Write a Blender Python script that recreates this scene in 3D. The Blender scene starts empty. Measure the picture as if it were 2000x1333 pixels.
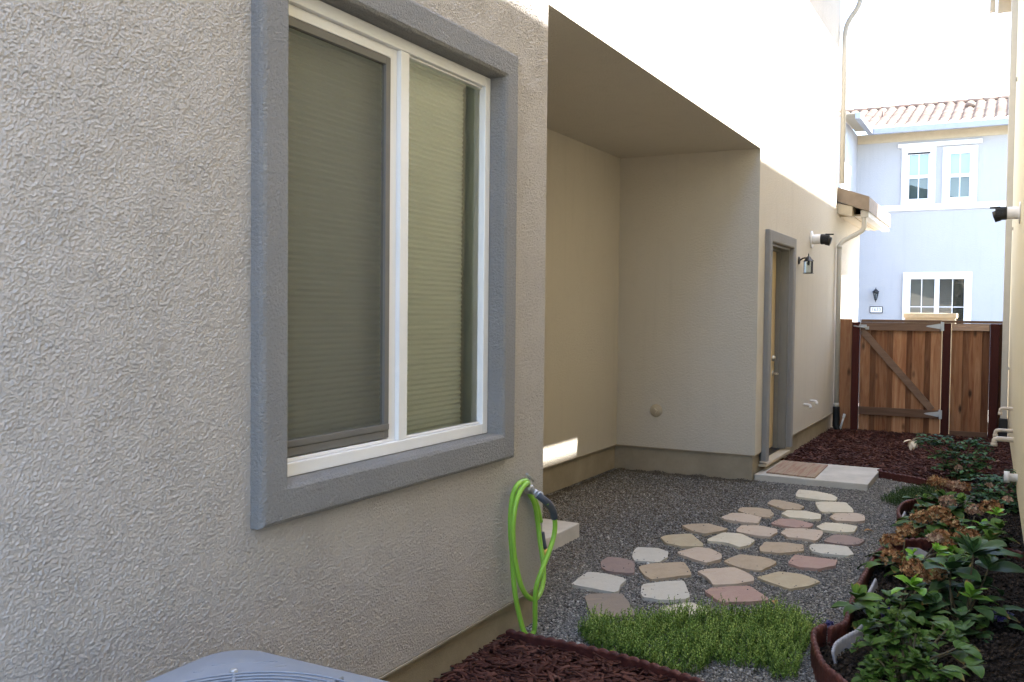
import bpy, bmesh, math, random
import numpy as np
from mathutils import Vector, Matrix

# ------------------------------------------------------------------ camera, sky, sun, exposure
scene = bpy.context.scene
COL = scene.collection
CAM_LOC = Vector((2.0266, 0.0, 1.55))
R_ = Vector((0.8831832, 0.4689127, 0.0104051))
U_ = Vector((-0.0241201, 0.0232521, 0.9994386))
F_ = Vector((-0.4684075, 0.8829383, -0.0318461))
cam_d = bpy.data.cameras.new('camera')
cam = bpy.data.objects.new('camera', cam_d)
COL.objects.link(cam)
cam.matrix_world = Matrix(((R_.x, U_.x, -F_.x, CAM_LOC.x), (R_.y, U_.y, -F_.y, CAM_LOC.y),
                           (R_.z, U_.z, -F_.z, CAM_LOC.z), (0, 0, 0, 1)))
cam_d.sensor_width = 36.0
cam_d.lens = 32.814
cam_d.clip_start = 0.05
cam_d.clip_end = 2000
scene.camera = cam

SUN_DIR = Vector((1.0, 0.705, 1.95)).normalized()      # towards the sun
world = bpy.data.worlds.new('World')
scene.world = world
world.use_nodes = True
wn = world.node_tree.nodes
sky = wn.new('ShaderNodeTexSky')
sky.sky_type = 'NISHITA'
sky.sun_disc = False
sky.sun_elevation = math.asin(SUN_DIR.z)
sky.sun_rotation = math.atan2(SUN_DIR.x, SUN_DIR.y)
sky.dust_density = 1.2
sky.ozone_density = 1.4
sky.altitude = 10
wn['Background'].inputs['Strength'].default_value = 0.15
world.node_tree.links.new(sky.outputs['Color'], wn['Background'].inputs['Color'])

sun_d = bpy.data.lights.new('sun', 'SUN')
sun_d.energy = 4.5
sun_d.angle = math.radians(0.53)
sun_d.color = (1.0, 0.955, 0.89)
sun = bpy.data.objects.new('sun', sun_d)
COL.objects.link(sun)
sun.rotation_euler = SUN_DIR.to_track_quat('Z', 'Y').to_euler()
sun.location = (10, 8, 20)

scene.view_settings.view_transform = 'Standard'
scene.view_settings.look = 'None'
scene.view_settings.gamma = 1
scene.view_settings.exposure = 3.2
scene.cycles.max_bounces = 10
scene.cycles.diffuse_bounces = 7
scene.cycles.transparent_max_bounces = 12

rng = np.random.default_rng(7)
random.seed(7)

# ------------------------------------------------------------------ object helpers
def link(o, parent=None):
    COL.objects.link(o)
    if parent is not None:
        o.parent = parent
    return o

def thing(name, label, cat, loc=(0, 0, 0), group=None, kind=None):
    o = bpy.data.objects.new(name, None)
    o.empty_display_size = 0.1
    COL.objects.link(o)
    o.location = loc
    o['label'] = label
    o['category'] = cat
    if group: o['group'] = group
    if kind: o['kind'] = kind
    return o

def tag(o, label=None, cat=None, group=None, kind=None):
    if label: o['label'] = label
    if cat: o['category'] = cat
    if group: o['group'] = group
    if kind: o['kind'] = kind
    return o

class MB:
    """collects shapes into one bmesh"""
    def __init__(self):
        self.bm = bmesh.new()
        self.tone = self.bm.loops.layers.color.new('tone')
        self.t = (0.5, 0.5, 0.5, 1)

    def _tone(self, faces):
        for f in faces:
            for l in f.loops:
                l[self.tone] = self.t

    def box(self, x0, x1, y0, y1, z0, z1, tone=None, bevel=0.0, M=None):
        if tone is not None: self.t = (tone, random.random(), random.random(), 1)
        vs = [self.bm.verts.new(p) for p in ((x0, y0, z0), (x1, y0, z0), (x1, y1, z0), (x0, y1, z0),
                                            (x0, y0, z1), (x1, y0, z1), (x1, y1, z1), (x0, y1, z1))]
        if M is not None:
            for v in vs: v.co = M @ v.co
        fs = [self.bm.faces.new([vs[i] for i in q]) for q in ((3, 2, 1, 0), (4, 5, 6, 7), (0, 1, 5, 4), (1, 2, 6, 5), (2, 3, 7, 6), (3, 0, 4, 7))]
        self._tone(fs)
        if bevel:
            es = list({e for f in fs for e in f.edges})
            r = bmesh.ops.bevel(self.bm, geom=es, offset=bevel, segments=2, profile=0.6, affect='EDGES')
            self._tone(r['faces'])
        return self

    def quad(self, a, b, c, d):
        f = self.bm.faces.new([self.bm.verts.new(p) for p in (a, b, c, d)])
        self._tone([f])
        return self

    def tube(self, pts, r, n=12, caps=True):
        pts = [Vector(p) for p in pts]
        rs = r if hasattr(r, '__len__') else [r] * len(pts)
        rings = []
        t0 = (pts[1] - pts[0]).normalized()
        up = Vector((0, 0, 1)) if abs(t0.z) < 0.9 else Vector((1, 0, 0))
        nrm = t0.cross(up).normalized()
        for i, p in enumerate(pts):
            if i == 0: t = pts[1] - pts[0]
            elif i == len(pts) - 1: t = pts[-1] - pts[-2]
            else: t = (pts[i + 1] - pts[i]).normalized() + (pts[i] - pts[i - 1]).normalized()
            t.normalize()
            nrm = (nrm - t * nrm.dot(t)).normalized()
            bn = t.cross(nrm)
            rings.append([self.bm.verts.new(p + (nrm * math.cos(a) + bn * math.sin(a)) * rs[i])
                          for a in (2 * math.pi * k / n for k in range(n))])
        fs = []
        for a, b in zip(rings[:-1], rings[1:]):
            for k in range(n):
                f = self.bm.faces.new((a[k], a[(k + 1) % n], b[(k + 1) % n], b[k]))
                f.smooth = True
                fs.append(f)
        if caps:
            fs.append(self.bm.faces.new(list(reversed(rings[0]))))
            fs.append(self.bm.faces.new(rings[-1]))
        self._tone(fs)
        return self

    def lathe(self, prof, origin, axis, n=32):
        """prof: list of (radius, distance along axis)"""
        ax = Vector(axis).normalized()
        up = Vector((0, 0, 1)) if abs(ax.z) < 0.9 else Vector((1, 0, 0))
        u = ax.cross(up).normalized(); v = ax.cross(u)
        o = Vector(origin)
        rings = []
        for r, h in prof:
            if r < 1e-6:
                rings.append([self.bm.verts.new(o + ax * h)])
            else:
                rings.append([self.bm.verts.new(o + ax * h + (u * math.cos(a) + v * math.sin(a)) * r)
                              for a in (2 * math.pi * k / n for k in range(n))])
        fs = []
        for a, b in zip(rings[:-1], rings[1:]):
            for k in range(n):
                q = [a[k % len(a)], a[(k + 1) % len(a)], b[(k + 1) % len(b)], b[k % len(b)]]
                q = list(dict.fromkeys(q))
                if len(q) >= 3:
                    try:
                        f = self.bm.faces.new(q); f.smooth = True; fs.append(f)
                    except ValueError:
                        pass
        self._tone(fs)
        return self

    def prism(self, poly, z0, z1, bevel=0.0, inset_top=0.0):
        bot = [self.bm.verts.new((x, y, z0)) for x, y in poly]
        top = [self.bm.verts.new((x, y, z1)) for x, y in poly]
        n = len(poly)
        fs = [self.bm.faces.new(top), self.bm.faces.new(list(reversed(bot)))]
        for i in range(n):
            fs.append(self.bm.faces.new((bot[i], bot[(i + 1) % n], top[(i + 1) % n], top[i])))
        self._tone(fs)
        if bevel:
            r = bmesh.ops.bevel(self.bm, geom=list(fs[0].edges), offset=bevel, segments=2, profile=0.6, affect='EDGES')
            self._tone(r['faces'])
        return self

    def build(self, name, mat, parent=None, smooth=False):
        me = bpy.data.meshes.new(name)
        bmesh.ops.recalc_face_normals(self.bm, faces=self.bm.faces)
        if smooth:
            for f in self.bm.faces: f.smooth = True
        self.bm.to_mesh(me)
        self.bm.free()
        for m in (mat if isinstance(mat, (list, tuple)) else [mat]):
            me.materials.append(m)
        o = bpy.data.objects.new(name, me)
        return link(o, parent)

def np_mesh(name, V, Fq, mat, parent=None, tone=None, smooth=False):
    """V (n,3); Fq (m,k) faces all with k corners; tone (n,3|4) point colours"""
    me = bpy.data.meshes.new(name)
    V = np.asarray(V, np.float32); Fq = np.asarray(Fq, np.int32)
    m, k = Fq.shape
    me.vertices.add(len(V)); me.vertices.foreach_set('co', V.ravel())
    me.loops.add(m * k); me.loops.foreach_set('vertex_index', Fq.ravel())
    me.polygons.add(m)
    me.polygons.foreach_set('loop_start', np.arange(0, m * k, k, dtype=np.int32))
    me.polygons.foreach_set('loop_total', np.full(m, k, np.int32))
    if smooth: me.polygons.foreach_set('use_smooth', np.ones(m, bool))
    me.update(calc_edges=True)
    if tone is not None:
        tone = np.asarray(tone, np.float32)
        if tone.shape[1] == 3: tone = np.hstack([tone, np.ones((len(tone), 1), np.float32)])
        a = me.color_attributes.new('tone', 'FLOAT_COLOR', 'POINT')
        a.data.foreach_set('color', tone.ravel())
    me.materials.append(mat)
    o = bpy.data.objects.new(name, me)
    return link(o, parent)

def smooth_path(pts, step=0.02, closed=False):
    """Catmull-Rom resampled polyline"""
    P = [Vector(p) for p in pts]
    out = []
    n = len(P)
    for i in range(n - 1):
        p0 = P[i - 1] if i else P[0] * 2 - P[1]
        p1, p2 = P[i], P[i + 1]
        p3 = P[i + 2] if i + 2 < n else P[-1] * 2 - P[-2]
        m = max(1, int((p2 - p1).length / step))
        for k in range(m):
            t = k / m
            out.append(0.5 * ((2 * p1) + (p2 - p0) * t + (2 * p0 - 5 * p1 + 4 * p2 - p3) * t * t + (3 * p1 - p0 - 3 * p2 + p3) * t ** 3))
    out.append(P[-1].copy())
    return out

# ------------------------------------------------------------------ material helpers
class NT:
    def __init__(self, name):
        self.m = bpy.data.materials.new(name)
        self.m.use_nodes = True
        self.t = self.m.node_tree
        self.n = self.t.nodes
        self.b = self.n['Principled BSDF']
        self.out = self.n['Material Output']

    def new(self, kind, **kw):
        nd = self.n.new(kind)
        for k, v in kw.items():
            if k in nd.inputs.keys() if isinstance(k, str) else False:
                nd.inputs[k].default_value = v
            else:
                setattr(nd, k, v)
        return nd

    def l(self, a, b):
        self.t.links.new(a, b)

    def coord(self, scale=(1, 1, 1), kind='Object'):
        tc = self.n.new('ShaderNodeTexCoord')
        mp = self.n.new('ShaderNodeMapping')
        mp.inputs['Scale'].default_value = scale
        self.l(tc.outputs[kind], mp.inputs['Vector'])
        return mp.outputs['Vector']

    def noise(self, vec, scale, detail=4, rough=0.55, dist=0.0):
        nd = self.n.new('ShaderNodeTexNoise')
        nd.inputs['Scale'].default_value = scale
        nd.inputs['Detail'].default_value = detail
        nd.inputs['Roughness'].default_value = rough
        nd.inputs['Distortion'].default_value = dist
        self.l(vec, nd.inputs['Vector'])
        return nd.outputs['Fac']

    def voro(self, vec, scale, feature='F1', out='Distance', rnd=1.0):
        nd = self.n.new('ShaderNodeTexVoronoi')
        nd.feature = feature
        nd.inputs['Scale'].default_value = scale
        nd.inputs['Randomness'].default_value = rnd
        self.l(vec, nd.inputs['Vector'])
        return nd.outputs[out]

    def ramp(self, fac, stops, interp='LINEAR'):
        nd = self.n.new('ShaderNodeValToRGB')
        cr = nd.color_ramp
        cr.interpolation = interp
        while len(cr.elements) < len(stops): cr.elements.new(0.5)
        for e, (p, c) in zip(cr.elements, stops):
            e.position = p
            e.color = (*c, 1) if len(c) == 3 else c
        self.l(fac, nd.inputs['Fac'])
        return nd.outputs['Color']

    def mix(self, fac, a, b, mode='MIX'):
        nd = self.n.new('ShaderNodeMix')
        nd.data_type = 'RGBA'
        nd.blend_type = mode
        for i, v in ((0, fac), (6, a), (7, b)):
            sock = nd.inputs[i]
            if hasattr(v, 'links'): self.l(v, sock)
            elif isinstance(v, (int, float)): sock.default_value = v if i == 0 else (v, v, v, 1)
            else: sock.default_value = (*v, 1)
        return nd.outputs[2]

    def math(self, op, a, b=0.0):
        nd = self.n.new('ShaderNodeMath')
        nd.operation = op
        for s, v in ((nd.inputs[0], a), (nd.inputs[1], b)):
            if hasattr(v, 'links'): self.l(v, s)
            else: s.default_value = v
        return nd.outputs[0]

    def attr(self, name='tone'):
        nd = self.n.new('ShaderNodeAttribute')
        nd.attribute_name = name
        sp = self.n.new('ShaderNodeSeparateColor')
        self.l(nd.outputs['Color'], sp.inputs[0])
        return sp.outputs

    def bump(self, h, strength=0.5, dist=0.01, prev=None):
        nd = self.n.new('ShaderNodeBump')
        nd.inputs['Strength'].default_value = strength
        nd.inputs['Distance'].default_value = dist
        self.l(h, nd.inputs['Height'])
        if prev is not None: self.l(prev, nd.inputs['Normal'])
        return nd.outputs['Normal']

    def done(self, color=None, rough=0.6, normal=None, metal=0.0, spec=0.5):
        if color is not None:
            if hasattr(color, 'links'): self.l(color, self.b.inputs['Base Color'])
            else: self.b.inputs['Base Color'].default_value = (*color, 1)
        if hasattr(rough, 'links'): self.l(rough, self.b.inputs['Roughness'])
        else: self.b.inputs['Roughness'].default_value = rough
        self.b.inputs['Metallic'].default_value = metal
        self.b.inputs['Specular IOR Level'].default_value = spec
        if normal is not None: self.l(normal, self.b.inputs['Normal'])
        return self.m

def stucco(name, base, dark, fine=1.0, strength=0.8, dist=0.006):
    """dash coat: small irregular lumps over a lightly uneven wall, with faint rain streaks and grubby patches"""
    k = NT(name)
    v = k.coord()
    a = k.noise(v, 62 * fine, 7, 0.7)
    b = k.noise(v, 210 * fine, 3, 0.6)
    c0 = k.voro(v, 60 * fine, 'F1')
    patch = k.noise(v, 3.2, 4, 0.6)
    h = k.math('ADD', k.ramp(a, [(0.38, (0, 0, 0)), (0.62, (1, 1, 1))]), k.math('MULTIPLY', b, 0.45))
    h = k.math('ADD', h, k.math('MULTIPLY', c0, -0.55))
    h = k.math('MULTIPLY', h, k.ramp(patch, [(0.3, (0.7, 0.7, 0.7)), (0.7, (1.15, 1.15, 1.15))]))
    big = k.noise(v, 0.9, 5, 0.6)
    mid = k.noise(v, 7, 5, 0.65)
    streak = k.noise(k.coord((5, 5, 0.35)), 1.3, 5, 0.6)
    c = k.mix(k.ramp(big, [(0.3, (0, 0, 0)), (0.75, (1, 1, 1))]), base, dark)
    c = k.mix(k.ramp(streak, [(0.55, (0, 0, 0)), (0.8, (0.35, 0.35, 0.35))]), c, tuple(x * 0.8 for x in dark))
    c = k.mix(k.ramp(mid, [(0.54, (0, 0, 0)), (0.85, (0.3, 0.3, 0.3))]), c, tuple(x * 0.84 for x in dark))
    n = k.bump(h, strength, dist)
    return k.done(c, 0.92, n, spec=0.2)

def paint(name, c, rough=0.45, var=0.06, spec=0.4, scale=6.0, bump=0.0):
    k = NT(name)
    v = k.coord()
    n1 = k.noise(v, scale, 5, 0.65)
    d = tuple(x * (1 - var * 2.2) for x in c)
    col = k.mix(k.ramp(n1, [(0.35, (0, 0, 0)), (0.7, (1, 1, 1))]), c, d)
    nn = None
    if bump: nn = k.bump(k.noise(v, 60, 4), bump, 0.003)
    return k.done(col, rough, nn, spec=spec)

M = {}
M['stucco'] = stucco('beige_stucco', (0.55, 0.508, 0.44), (0.525, 0.485, 0.42), 1.0, 0.6, 0.0045)  # base colour warmed and lifted towards the bounced light in the recess
M['stucco_coat'] = stucco('beige_dash_stucco', (0.50, 0.47, 0.455), (0.48, 0.452, 0.437), 1.6, 0.5, 0.0035)  # same wall as beige_stucco, tint cooled to carry the blue sky light
M['stucco_far'] = stucco('white_stucco', (0.41, 0.41, 0.42), (0.395, 0.395, 0.405), 0.5, 0.4, 0.006)
M['stucco_right'] = stucco('cream_stucco', (0.73, 0.66, 0.47), (0.70, 0.63, 0.45), 1.0, 0.5, 0.004)
M['trim'] = stucco('grey_stucco_trim', (0.32, 0.312, 0.305), (0.305, 0.298, 0.292), 1.5, 0.9, 0.0065)

def concrete(name, base, bump=0.4, streak=0.0):
    k = NT(name)
    v = k.coord()
    a = k.noise(v, 3, 6, 0.65); b = k.noise(v, 38, 5, 0.65); s = k.noise(v, 160, 2)
    c = k.mix(k.ramp(a, [(0.3, (0, 0, 0)), (0.75, (1, 1, 1))]), tuple(x * 1.12 for x in base), tuple(x * 0.72 for x in base))
    c = k.mix(k.math('MULTIPLY', b, 0.4), c, tuple(x * 0.6 for x in base))
    return k.done(c, 0.9, k.bump(k.math('ADD', b, s), bump, 0.004), spec=0.2)
M['foundation'] = concrete('painted_foundation', (0.36, 0.31, 0.235))
M['concrete'] = concrete('concrete', (0.55, 0.52, 0.47), 0.3)
M['asphalt'] = concrete('asphalt', (0.06, 0.06, 0.06), 0.5)

M['vinyl'] = paint('white_vinyl', (0.78, 0.78, 0.78), 0.3, 0.02, 0.5)
M['cream_paint'] = paint('cream_paint', (0.47, 0.40, 0.29), 0.5, 0.05)
M['white_trim'] = paint('white_trim', (0.8, 0.8, 0.8), 0.6, 0.02)
M['gutter'] = paint('tan_gutter_metal', (0.52, 0.49, 0.43), 0.4, 0.04)
M['gutter_blue'] = paint('grey_gutter_metal', (0.30, 0.31, 0.34), 0.4, 0.04)
M['grey_paint'] = paint('grey_paint', (0.20, 0.195, 0.18), 0.5, 0.05)
M['door'] = paint('tan_door_paint', (0.60, 0.47, 0.27), 0.4, 0.03)
M['black_metal'] = paint('black_metal', (0.018, 0.018, 0.02), 0.45, 0.1)
M['black_plastic'] = paint('black_plastic', (0.012, 0.012, 0.013), 0.5, 0.1)
M['pvc'] = paint('white_pvc', (0.72, 0.70, 0.68), 0.35, 0.03)
M['pvc_cream'] = paint('cream_pipe', (0.58, 0.50, 0.40), 0.4, 0.04)
M['ac'] = paint('grey_enamel', (0.23, 0.26, 0.32), 0.38, 0.03)
M['ac_dark'] = paint('dark_cavity', (0.02, 0.02, 0.025), 0.6, 0.05)
M['screen_frame'] = paint('taupe_aluminium', (0.155, 0.15, 0.142), 0.45, 0.04)
M['hose'] = paint('lime_hose', (0.27, 0.52, 0.06), 0.38, 0.06, 0.45, 25)
M['hose_grey'] = paint('grey_rubber', (0.07, 0.08, 0.105), 0.5, 0.06)
M['satin_nickel'] = NT('satin_nickel').done((0.6, 0.58, 0.55), 0.3, None, 1.0)
M['galvanised'] = NT('galvanised_steel').done((0.42, 0.43, 0.44), 0.45, None, 0.6)
M['pewter'] = NT('pewter').done((0.42, 0.42, 0.43), 0.42, None, 0.7)
M['brass'] = NT('brass').done((0.75, 0.50, 0.18), 0.28, None, 1.0)
M['roof_brown'] = paint('brown_flashing', (0.23, 0.175, 0.125), 0.6, 0.12)
M['sky_reflection_shade'] = paint('sky_reflection_shade', (0.58, 0.74, 0.78), 0.7, 0.01)  # sky reflected in the far upper sashes, painted in as light blue
M['sunlit_wood'] = paint('pale_timber', (0.72, 0.62, 0.46), 0.7, 0.1)

def glass(name, tint, fres=1.45, rough=0.0):
    k = NT(name)
    k.n.remove(k.b)
    tr = k.n.new('ShaderNodeBsdfTransparent'); tr.inputs['Color'].default_value = (*tint, 1)
    gl = k.n.new('ShaderNodeBsdfGlossy'); gl.inputs['Roughness'].default_value = rough
    fr = k.n.new('ShaderNodeFresnel'); fr.inputs['IOR'].default_value = fres
    mx = k.n.new('ShaderNodeMixShader')
    k.l(fr.outputs[0], mx.inputs[0]); k.l(tr.outputs[0], mx.inputs[1]); k.l(gl.outputs[0], mx.inputs[2])
    k.l(mx.outputs[0], k.out.inputs['Surface'])
    return k.m
M['glass'] = glass('window_glass', (0.96, 1.0, 0.97), 1.75)
M['far_glass'] = glass('far_window_glass', (0.70, 0.78, 0.78), 1.9)
M['lantern_glass'] = glass('lantern_glass', (0.85, 0.9, 0.9), 1.6, 0.05)

def mesh_screen():
    k = NT('insect_mesh')
    k.n.remove(k.b)
    tr = k.n.new('ShaderNodeBsdfTransparent')
    df = k.n.new('ShaderNodeBsdfDiffuse'); df.inputs['Color'].default_value = (0.15, 0.15, 0.14, 1)
    mx = k.n.new('ShaderNodeMixShader'); mx.inputs[0].default_value = 0.46
    k.l(tr.outputs[0], mx.inputs[1]); k.l(df.outputs[0], mx.inputs[2])
    k.l(mx.outputs[0], k.out.inputs['Surface'])
    return k.m
M['insect_mesh'] = mesh_screen()

def blind_mat(name, c):
    k = NT(name)
    v = k.coord()
    return k.done(k.mix(k.noise(v, 2, 3), c, tuple(x * 0.88 for x in c)), 0.85, None, spec=0.2)
M['blind'] = blind_mat('cellular_shade', (0.90, 0.95, 0.93))
M['drywall'] = paint('cream_drywall', (0.82, 0.86, 0.80), 0.7, 0.02)
M['room_dark'] = paint('dark_room', (0.20, 0.22, 0.20), 0.8, 0.02)

def wood(name, a, b, c, along=2, rough=0.7):
    """planks: the tone layer's red channel picks each plank's own colour"""
    k = NT(name)
    sc = [9, 9, 9]; sc[along] = 0.7
    tn = k.attr()
    tc = k.n.new('ShaderNodeTexCoord'); mp = k.n.new('ShaderNodeMapping')
    mp.inputs['Scale'].default_value = sc
    k.l(tc.outputs['Object'], mp.inputs['Vector'])
    comb = k.n.new('ShaderNodeCombineXYZ')
    for i in range(3): k.l(k.math('MULTIPLY', tn[i], 13.0), comb.inputs[i])
    k.l(comb.outputs[0], mp.inputs['Location'])
    v = mp.outputs['Vector']
    g = k.noise(v, 1.6, 6, 0.6, 1.4)
    f = k.noise(v, 9, 4, 0.6, 0.3)
    col = k.ramp(g, [(0.3, a), (0.5, b), (0.72, c)])
    col = k.mix(k.math('MULTIPLY', f, 0.5), col, tuple(x * 0.55 for x in a))
    t2 = k.ramp(tn[0], [(0.0, (0.42, 0.33, 0.28)), (0.5, (0.9, 0.82, 0.76)), (1.0, (1.3, 1.25, 1.2))])
    col = k.mix(1.0, col, t2, 'MULTIPLY')
    # knots
    kc = [6, 6, 6]; kc[along] = 2.6
    mp2 = k.n.new('ShaderNodeMapping'); mp2.inputs['Scale'].default_value = kc
    k.l(tc.outputs['Object'], mp2.inputs['Vector']); k.l(comb.outputs[0], mp2.inputs['Location'])
    kd = k.voro(mp2.outputs['Vector'], 0.9)
    col = k.mix(k.ramp(kd, [(0.06, (0.9, 0.9, 0.9)), (0.17, (0, 0, 0))]), col, (0.025, 0.012, 0.006))
    return k.done(col, rough, k.bump(k.math('ADD', g, f), 0.35, 0.004), spec=0.25)
M['cedar'] = wood('cedar_boards', (0.25, 0.10, 0.047), (0.41, 0.22, 0.115), (0.54, 0.34, 0.20))
M['cedar_rail'] = wood('cedar_rail', (0.27, 0.19, 0.145), (0.34, 0.245, 0.185), (0.41, 0.30, 0.23), along=0)
M['red_post'] = wood('stained_post', (0.055, 0.010, 0.008), (0.085, 0.016, 0.011), (0.10, 0.022, 0.014))

def ground_gravel():
    k = NT('gravel')
    v = k.coord()
    cell = k.voro(v, 95, 'F1', 'Color')
    sp = k.n.new('ShaderNodeSeparateColor'); k.l(cell, sp.inputs[0])
    c = k.ramp(sp.outputs[0], [(0.0, (0.06, 0.058, 0.057)), (0.45, (0.19, 0.183, 0.175)), (0.8, (0.32, 0.305, 0.285)), (1.0, (0.55, 0.54, 0.52))])
    d = k.voro(v, 95)
    c = k.mix(k.ramp(d, [(0.35, (0, 0, 0)), (0.8, (1, 1, 1))]), c, (0.012, 0.012, 0.012))
    dirt = k.noise(v, 1.3, 5, 0.6)
    c = k.mix(k.ramp(dirt, [(0.45, (0, 0, 0)), (0.7, (0.5, 0.5, 0.5))]), c, (0.17, 0.135, 0.09))
    n = k.bump(d, 1.0, 0.01)
    return k.done(c, 0.95, n, spec=0.15)
M['gravel'] = ground_gravel()

def tone_mat(name, stops, rough=0.9, mul=None, spec=0.2):
    k = NT(name)
    t = k.attr()
    c = k.ramp(t[0], stops)
    v = k.coord()
    c = k.mix(k.math('MULTIPLY', k.noise(v, 120, 3), 0.5), c, tuple(x * 0.6 for x in stops[0][1]))
    return k.done(c, rough, None, spec=spec)
M['pebble'] = tone_mat('pebbles', [(0.0, (0.10, 0.098, 0.098)), (0.35, (0.23, 0.224, 0.215)), (0.7, (0.39, 0.365, 0.33)), (0.9, (0.55, 0.53, 0.49)), (1.0, (0.80, 0.79, 0.77))], 0.85)
M['dirt_stone'] = tone_mat('dirt_stones', [(0.0, (0.08, 0.068, 0.055)), (0.5, (0.18, 0.152, 0.118)), (1.0, (0.45, 0.41, 0.34))], 0.95)
M['chip'] = tone_mat('bark_chips', [(0.0, (0.040, 0.014, 0.011)), (0.5, (0.10, 0.038, 0.029)), (0.9, (0.17, 0.075, 0.056)), (1.0, (0.34, 0.23, 0.18))], 0.9)
M['clod'] = tone_mat('soil_clods', [(0.0, (0.018, 0.014, 0.012)), (0.7, (0.05, 0.038, 0.03)), (0.97, (0.06, 0.045, 0.035)), (1.0, (0.3, 0.26, 0.22))], 0.95)

def base_soil(name, a, b):
    k = NT(name)
    v = k.coord()
    n1 = k.noise(v, 40, 6, 0.7)
    return k.done(k.mix(n1, a, b), 0.97, k.bump(n1, 1.0, 0.03), spec=0.1)
M['mulch_base'] = base_soil('mulch_bed', (0.02, 0.006, 0.004), (0.08, 0.022, 0.015))
M['soil'] = base_soil('garden_soil', (0.010, 0.008, 0.006), (0.04, 0.03, 0.022))
M['street_ground'] = base_soil('bare_ground', (0.17, 0.17, 0.175), (0.22, 0.22, 0.225))

def flag(name, a, b, c):
    k = NT(name)
    v = k.coord()
    n1 = k.noise(v, 4.5, 6, 0.6, 1.2); n2 = k.noise(v, 22, 6, 0.7); n3 = k.noise(v, 90, 4)
    col = k.ramp(n1, [(0.32, a), (0.52, b), (0.7, c)])
    col = k.mix(k.math('MULTIPLY', n2, 0.35), col, tuple(x * 0.6 for x in a))
    d = k.voro(v, 9)
    col = k.mix(k.ramp(d, [(0.035, (0.85, 0.85, 0.85)), (0.06, (0, 0, 0))]), col, (0.06, 0.05, 0.045))
    return k.done(col, 0.85, k.bump(k.math('ADD', n2, k.math('MULTIPLY', n3, 0.4)), 0.5, 0.006), spec=0.25)
M['cream'] = flag('cream_flagstone', (0.56, 0.50, 0.38), (0.60, 0.55, 0.44), (0.50, 0.41, 0.29))
M['white'] = flag('whitish_flagstone', (0.49, 0.465, 0.41), (0.53, 0.505, 0.445), (0.44, 0.39, 0.31))
M['tan'] = flag('tan_flagstone', (0.36, 0.285, 0.20), (0.43, 0.345, 0.25), (0.40, 0.30, 0.20))
M['pink'] = flag('pink_flagstone', (0.40, 0.29, 0.235), (0.36, 0.235, 0.205), (0.44, 0.31, 0.22))
M['mauve'] = flag('mauve_flagstone', (0.24, 0.185, 0.17), (0.29, 0.215, 0.19), (0.26, 0.19, 0.15))
M['blush'] = flag('blush_flagstone', (0.47, 0.37, 0.29), (0.50, 0.415, 0.335), (0.44, 0.33, 0.23))
M['ochre'] = flag('ochre_flagstone', (0.46, 0.40, 0.28), (0.42, 0.35, 0.24), (0.48, 0.38, 0.24))
M['greybrown'] = flag('grey_brown_flagstone', (0.29, 0.235, 0.185), (0.25, 0.21, 0.175), (0.33, 0.255, 0.185))
M['slate'] = flag('grey_stone', (0.20, 0.20, 0.20), (0.16, 0.16, 0.16), (0.24, 0.23, 0.22))

def edging_mat():
    k = NT('red_edging')
    v = k.coord()
    n1 = k.noise(v, 14, 6, 0.7); n2 = k.noise(v, 120, 3)
    c = k.ramp(n1, [(0.3, (0.045, 0.012, 0.010)), (0.55, (0.090, 0.025, 0.020)), (0.75, (0.14, 0.055, 0.043))])
    return k.done(c, 0.62, k.bump(k.math('ADD', n1, n2), 0.5, 0.005), spec=0.35)
M['edging'] = edging_mat()
M['white_plastic'] = paint('white_weathered_plastic', (0.40, 0.40, 0.44), 0.6, 0.14, 0.3, 14)

def leaf_mat(name, base, edge, tip, gloss=0.45):
    """tone: red = leaf's own shade, green = distance from midrib, blue = wilted share"""
    k = NT(name)
    t = k.attr()
    c = k.mix(k.ramp(t[1], [(0.0, (0.5, 0.5, 0.5)), (0.10, (0, 0, 0)), (0.85, (0, 0, 0)), (1.0, (0.6, 0.6, 0.6))]), base, edge)
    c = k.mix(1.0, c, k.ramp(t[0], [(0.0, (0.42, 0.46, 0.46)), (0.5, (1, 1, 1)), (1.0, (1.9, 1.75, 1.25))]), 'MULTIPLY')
    v = k.coord()
    c = k.mix(k.math('MULTIPLY', k.noise(v, 30, 4), 0.35), c, tuple(x * 0.55 for x in base))
    c = k.mix(k.ramp(t[2], [(0.5, (0, 0, 0)), (0.95, (1, 1, 1))]), c, tip)
    k.b.inputs['Transmission Weight'].default_value = 0.0
    k.b.inputs['Subsurface Weight'].default_value = 0.0
    return k.done(c, gloss, k.bump(k.noise(v, 70, 3), 0.25, 0.004), spec=0.12)
M['leaf'] = leaf_mat('hydrangea_leaf', (0.058, 0.122, 0.020), (0.15, 0.21, 0.055), (0.36, 0.20, 0.07), 0.55)
M['leaf_light'] = leaf_mat('young_leaf', (0.12, 0.27, 0.03), (0.19, 0.33, 0.08), (0.3, 0.19, 0.07))
M['leaf_blue'] = leaf_mat('bluish_leaf', (0.055, 0.115, 0.040), (0.15, 0.22, 0.11), (0.32, 0.16, 0.06), 0.55)
M['leaf_rose'] = leaf_mat('rose_leaf', (0.036, 0.090, 0.030), (0.06, 0.12, 0.05), (0.15, 0.13, 0.03), 0.6)
M['thyme'] = tone_mat('creeping_thyme', [(0.0, (0.05, 0.095, 0.018)), (0.5, (0.18, 0.29, 0.05)), (1.0, (0.42, 0.52, 0.13))], 0.6)
M['grass'] = tone_mat('low_ground_cover', [(0.0, (0.02, 0.045, 0.012)), (0.6, (0.05, 0.10, 0.022)), (1.0, (0.10, 0.15, 0.04))], 0.6)
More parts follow.
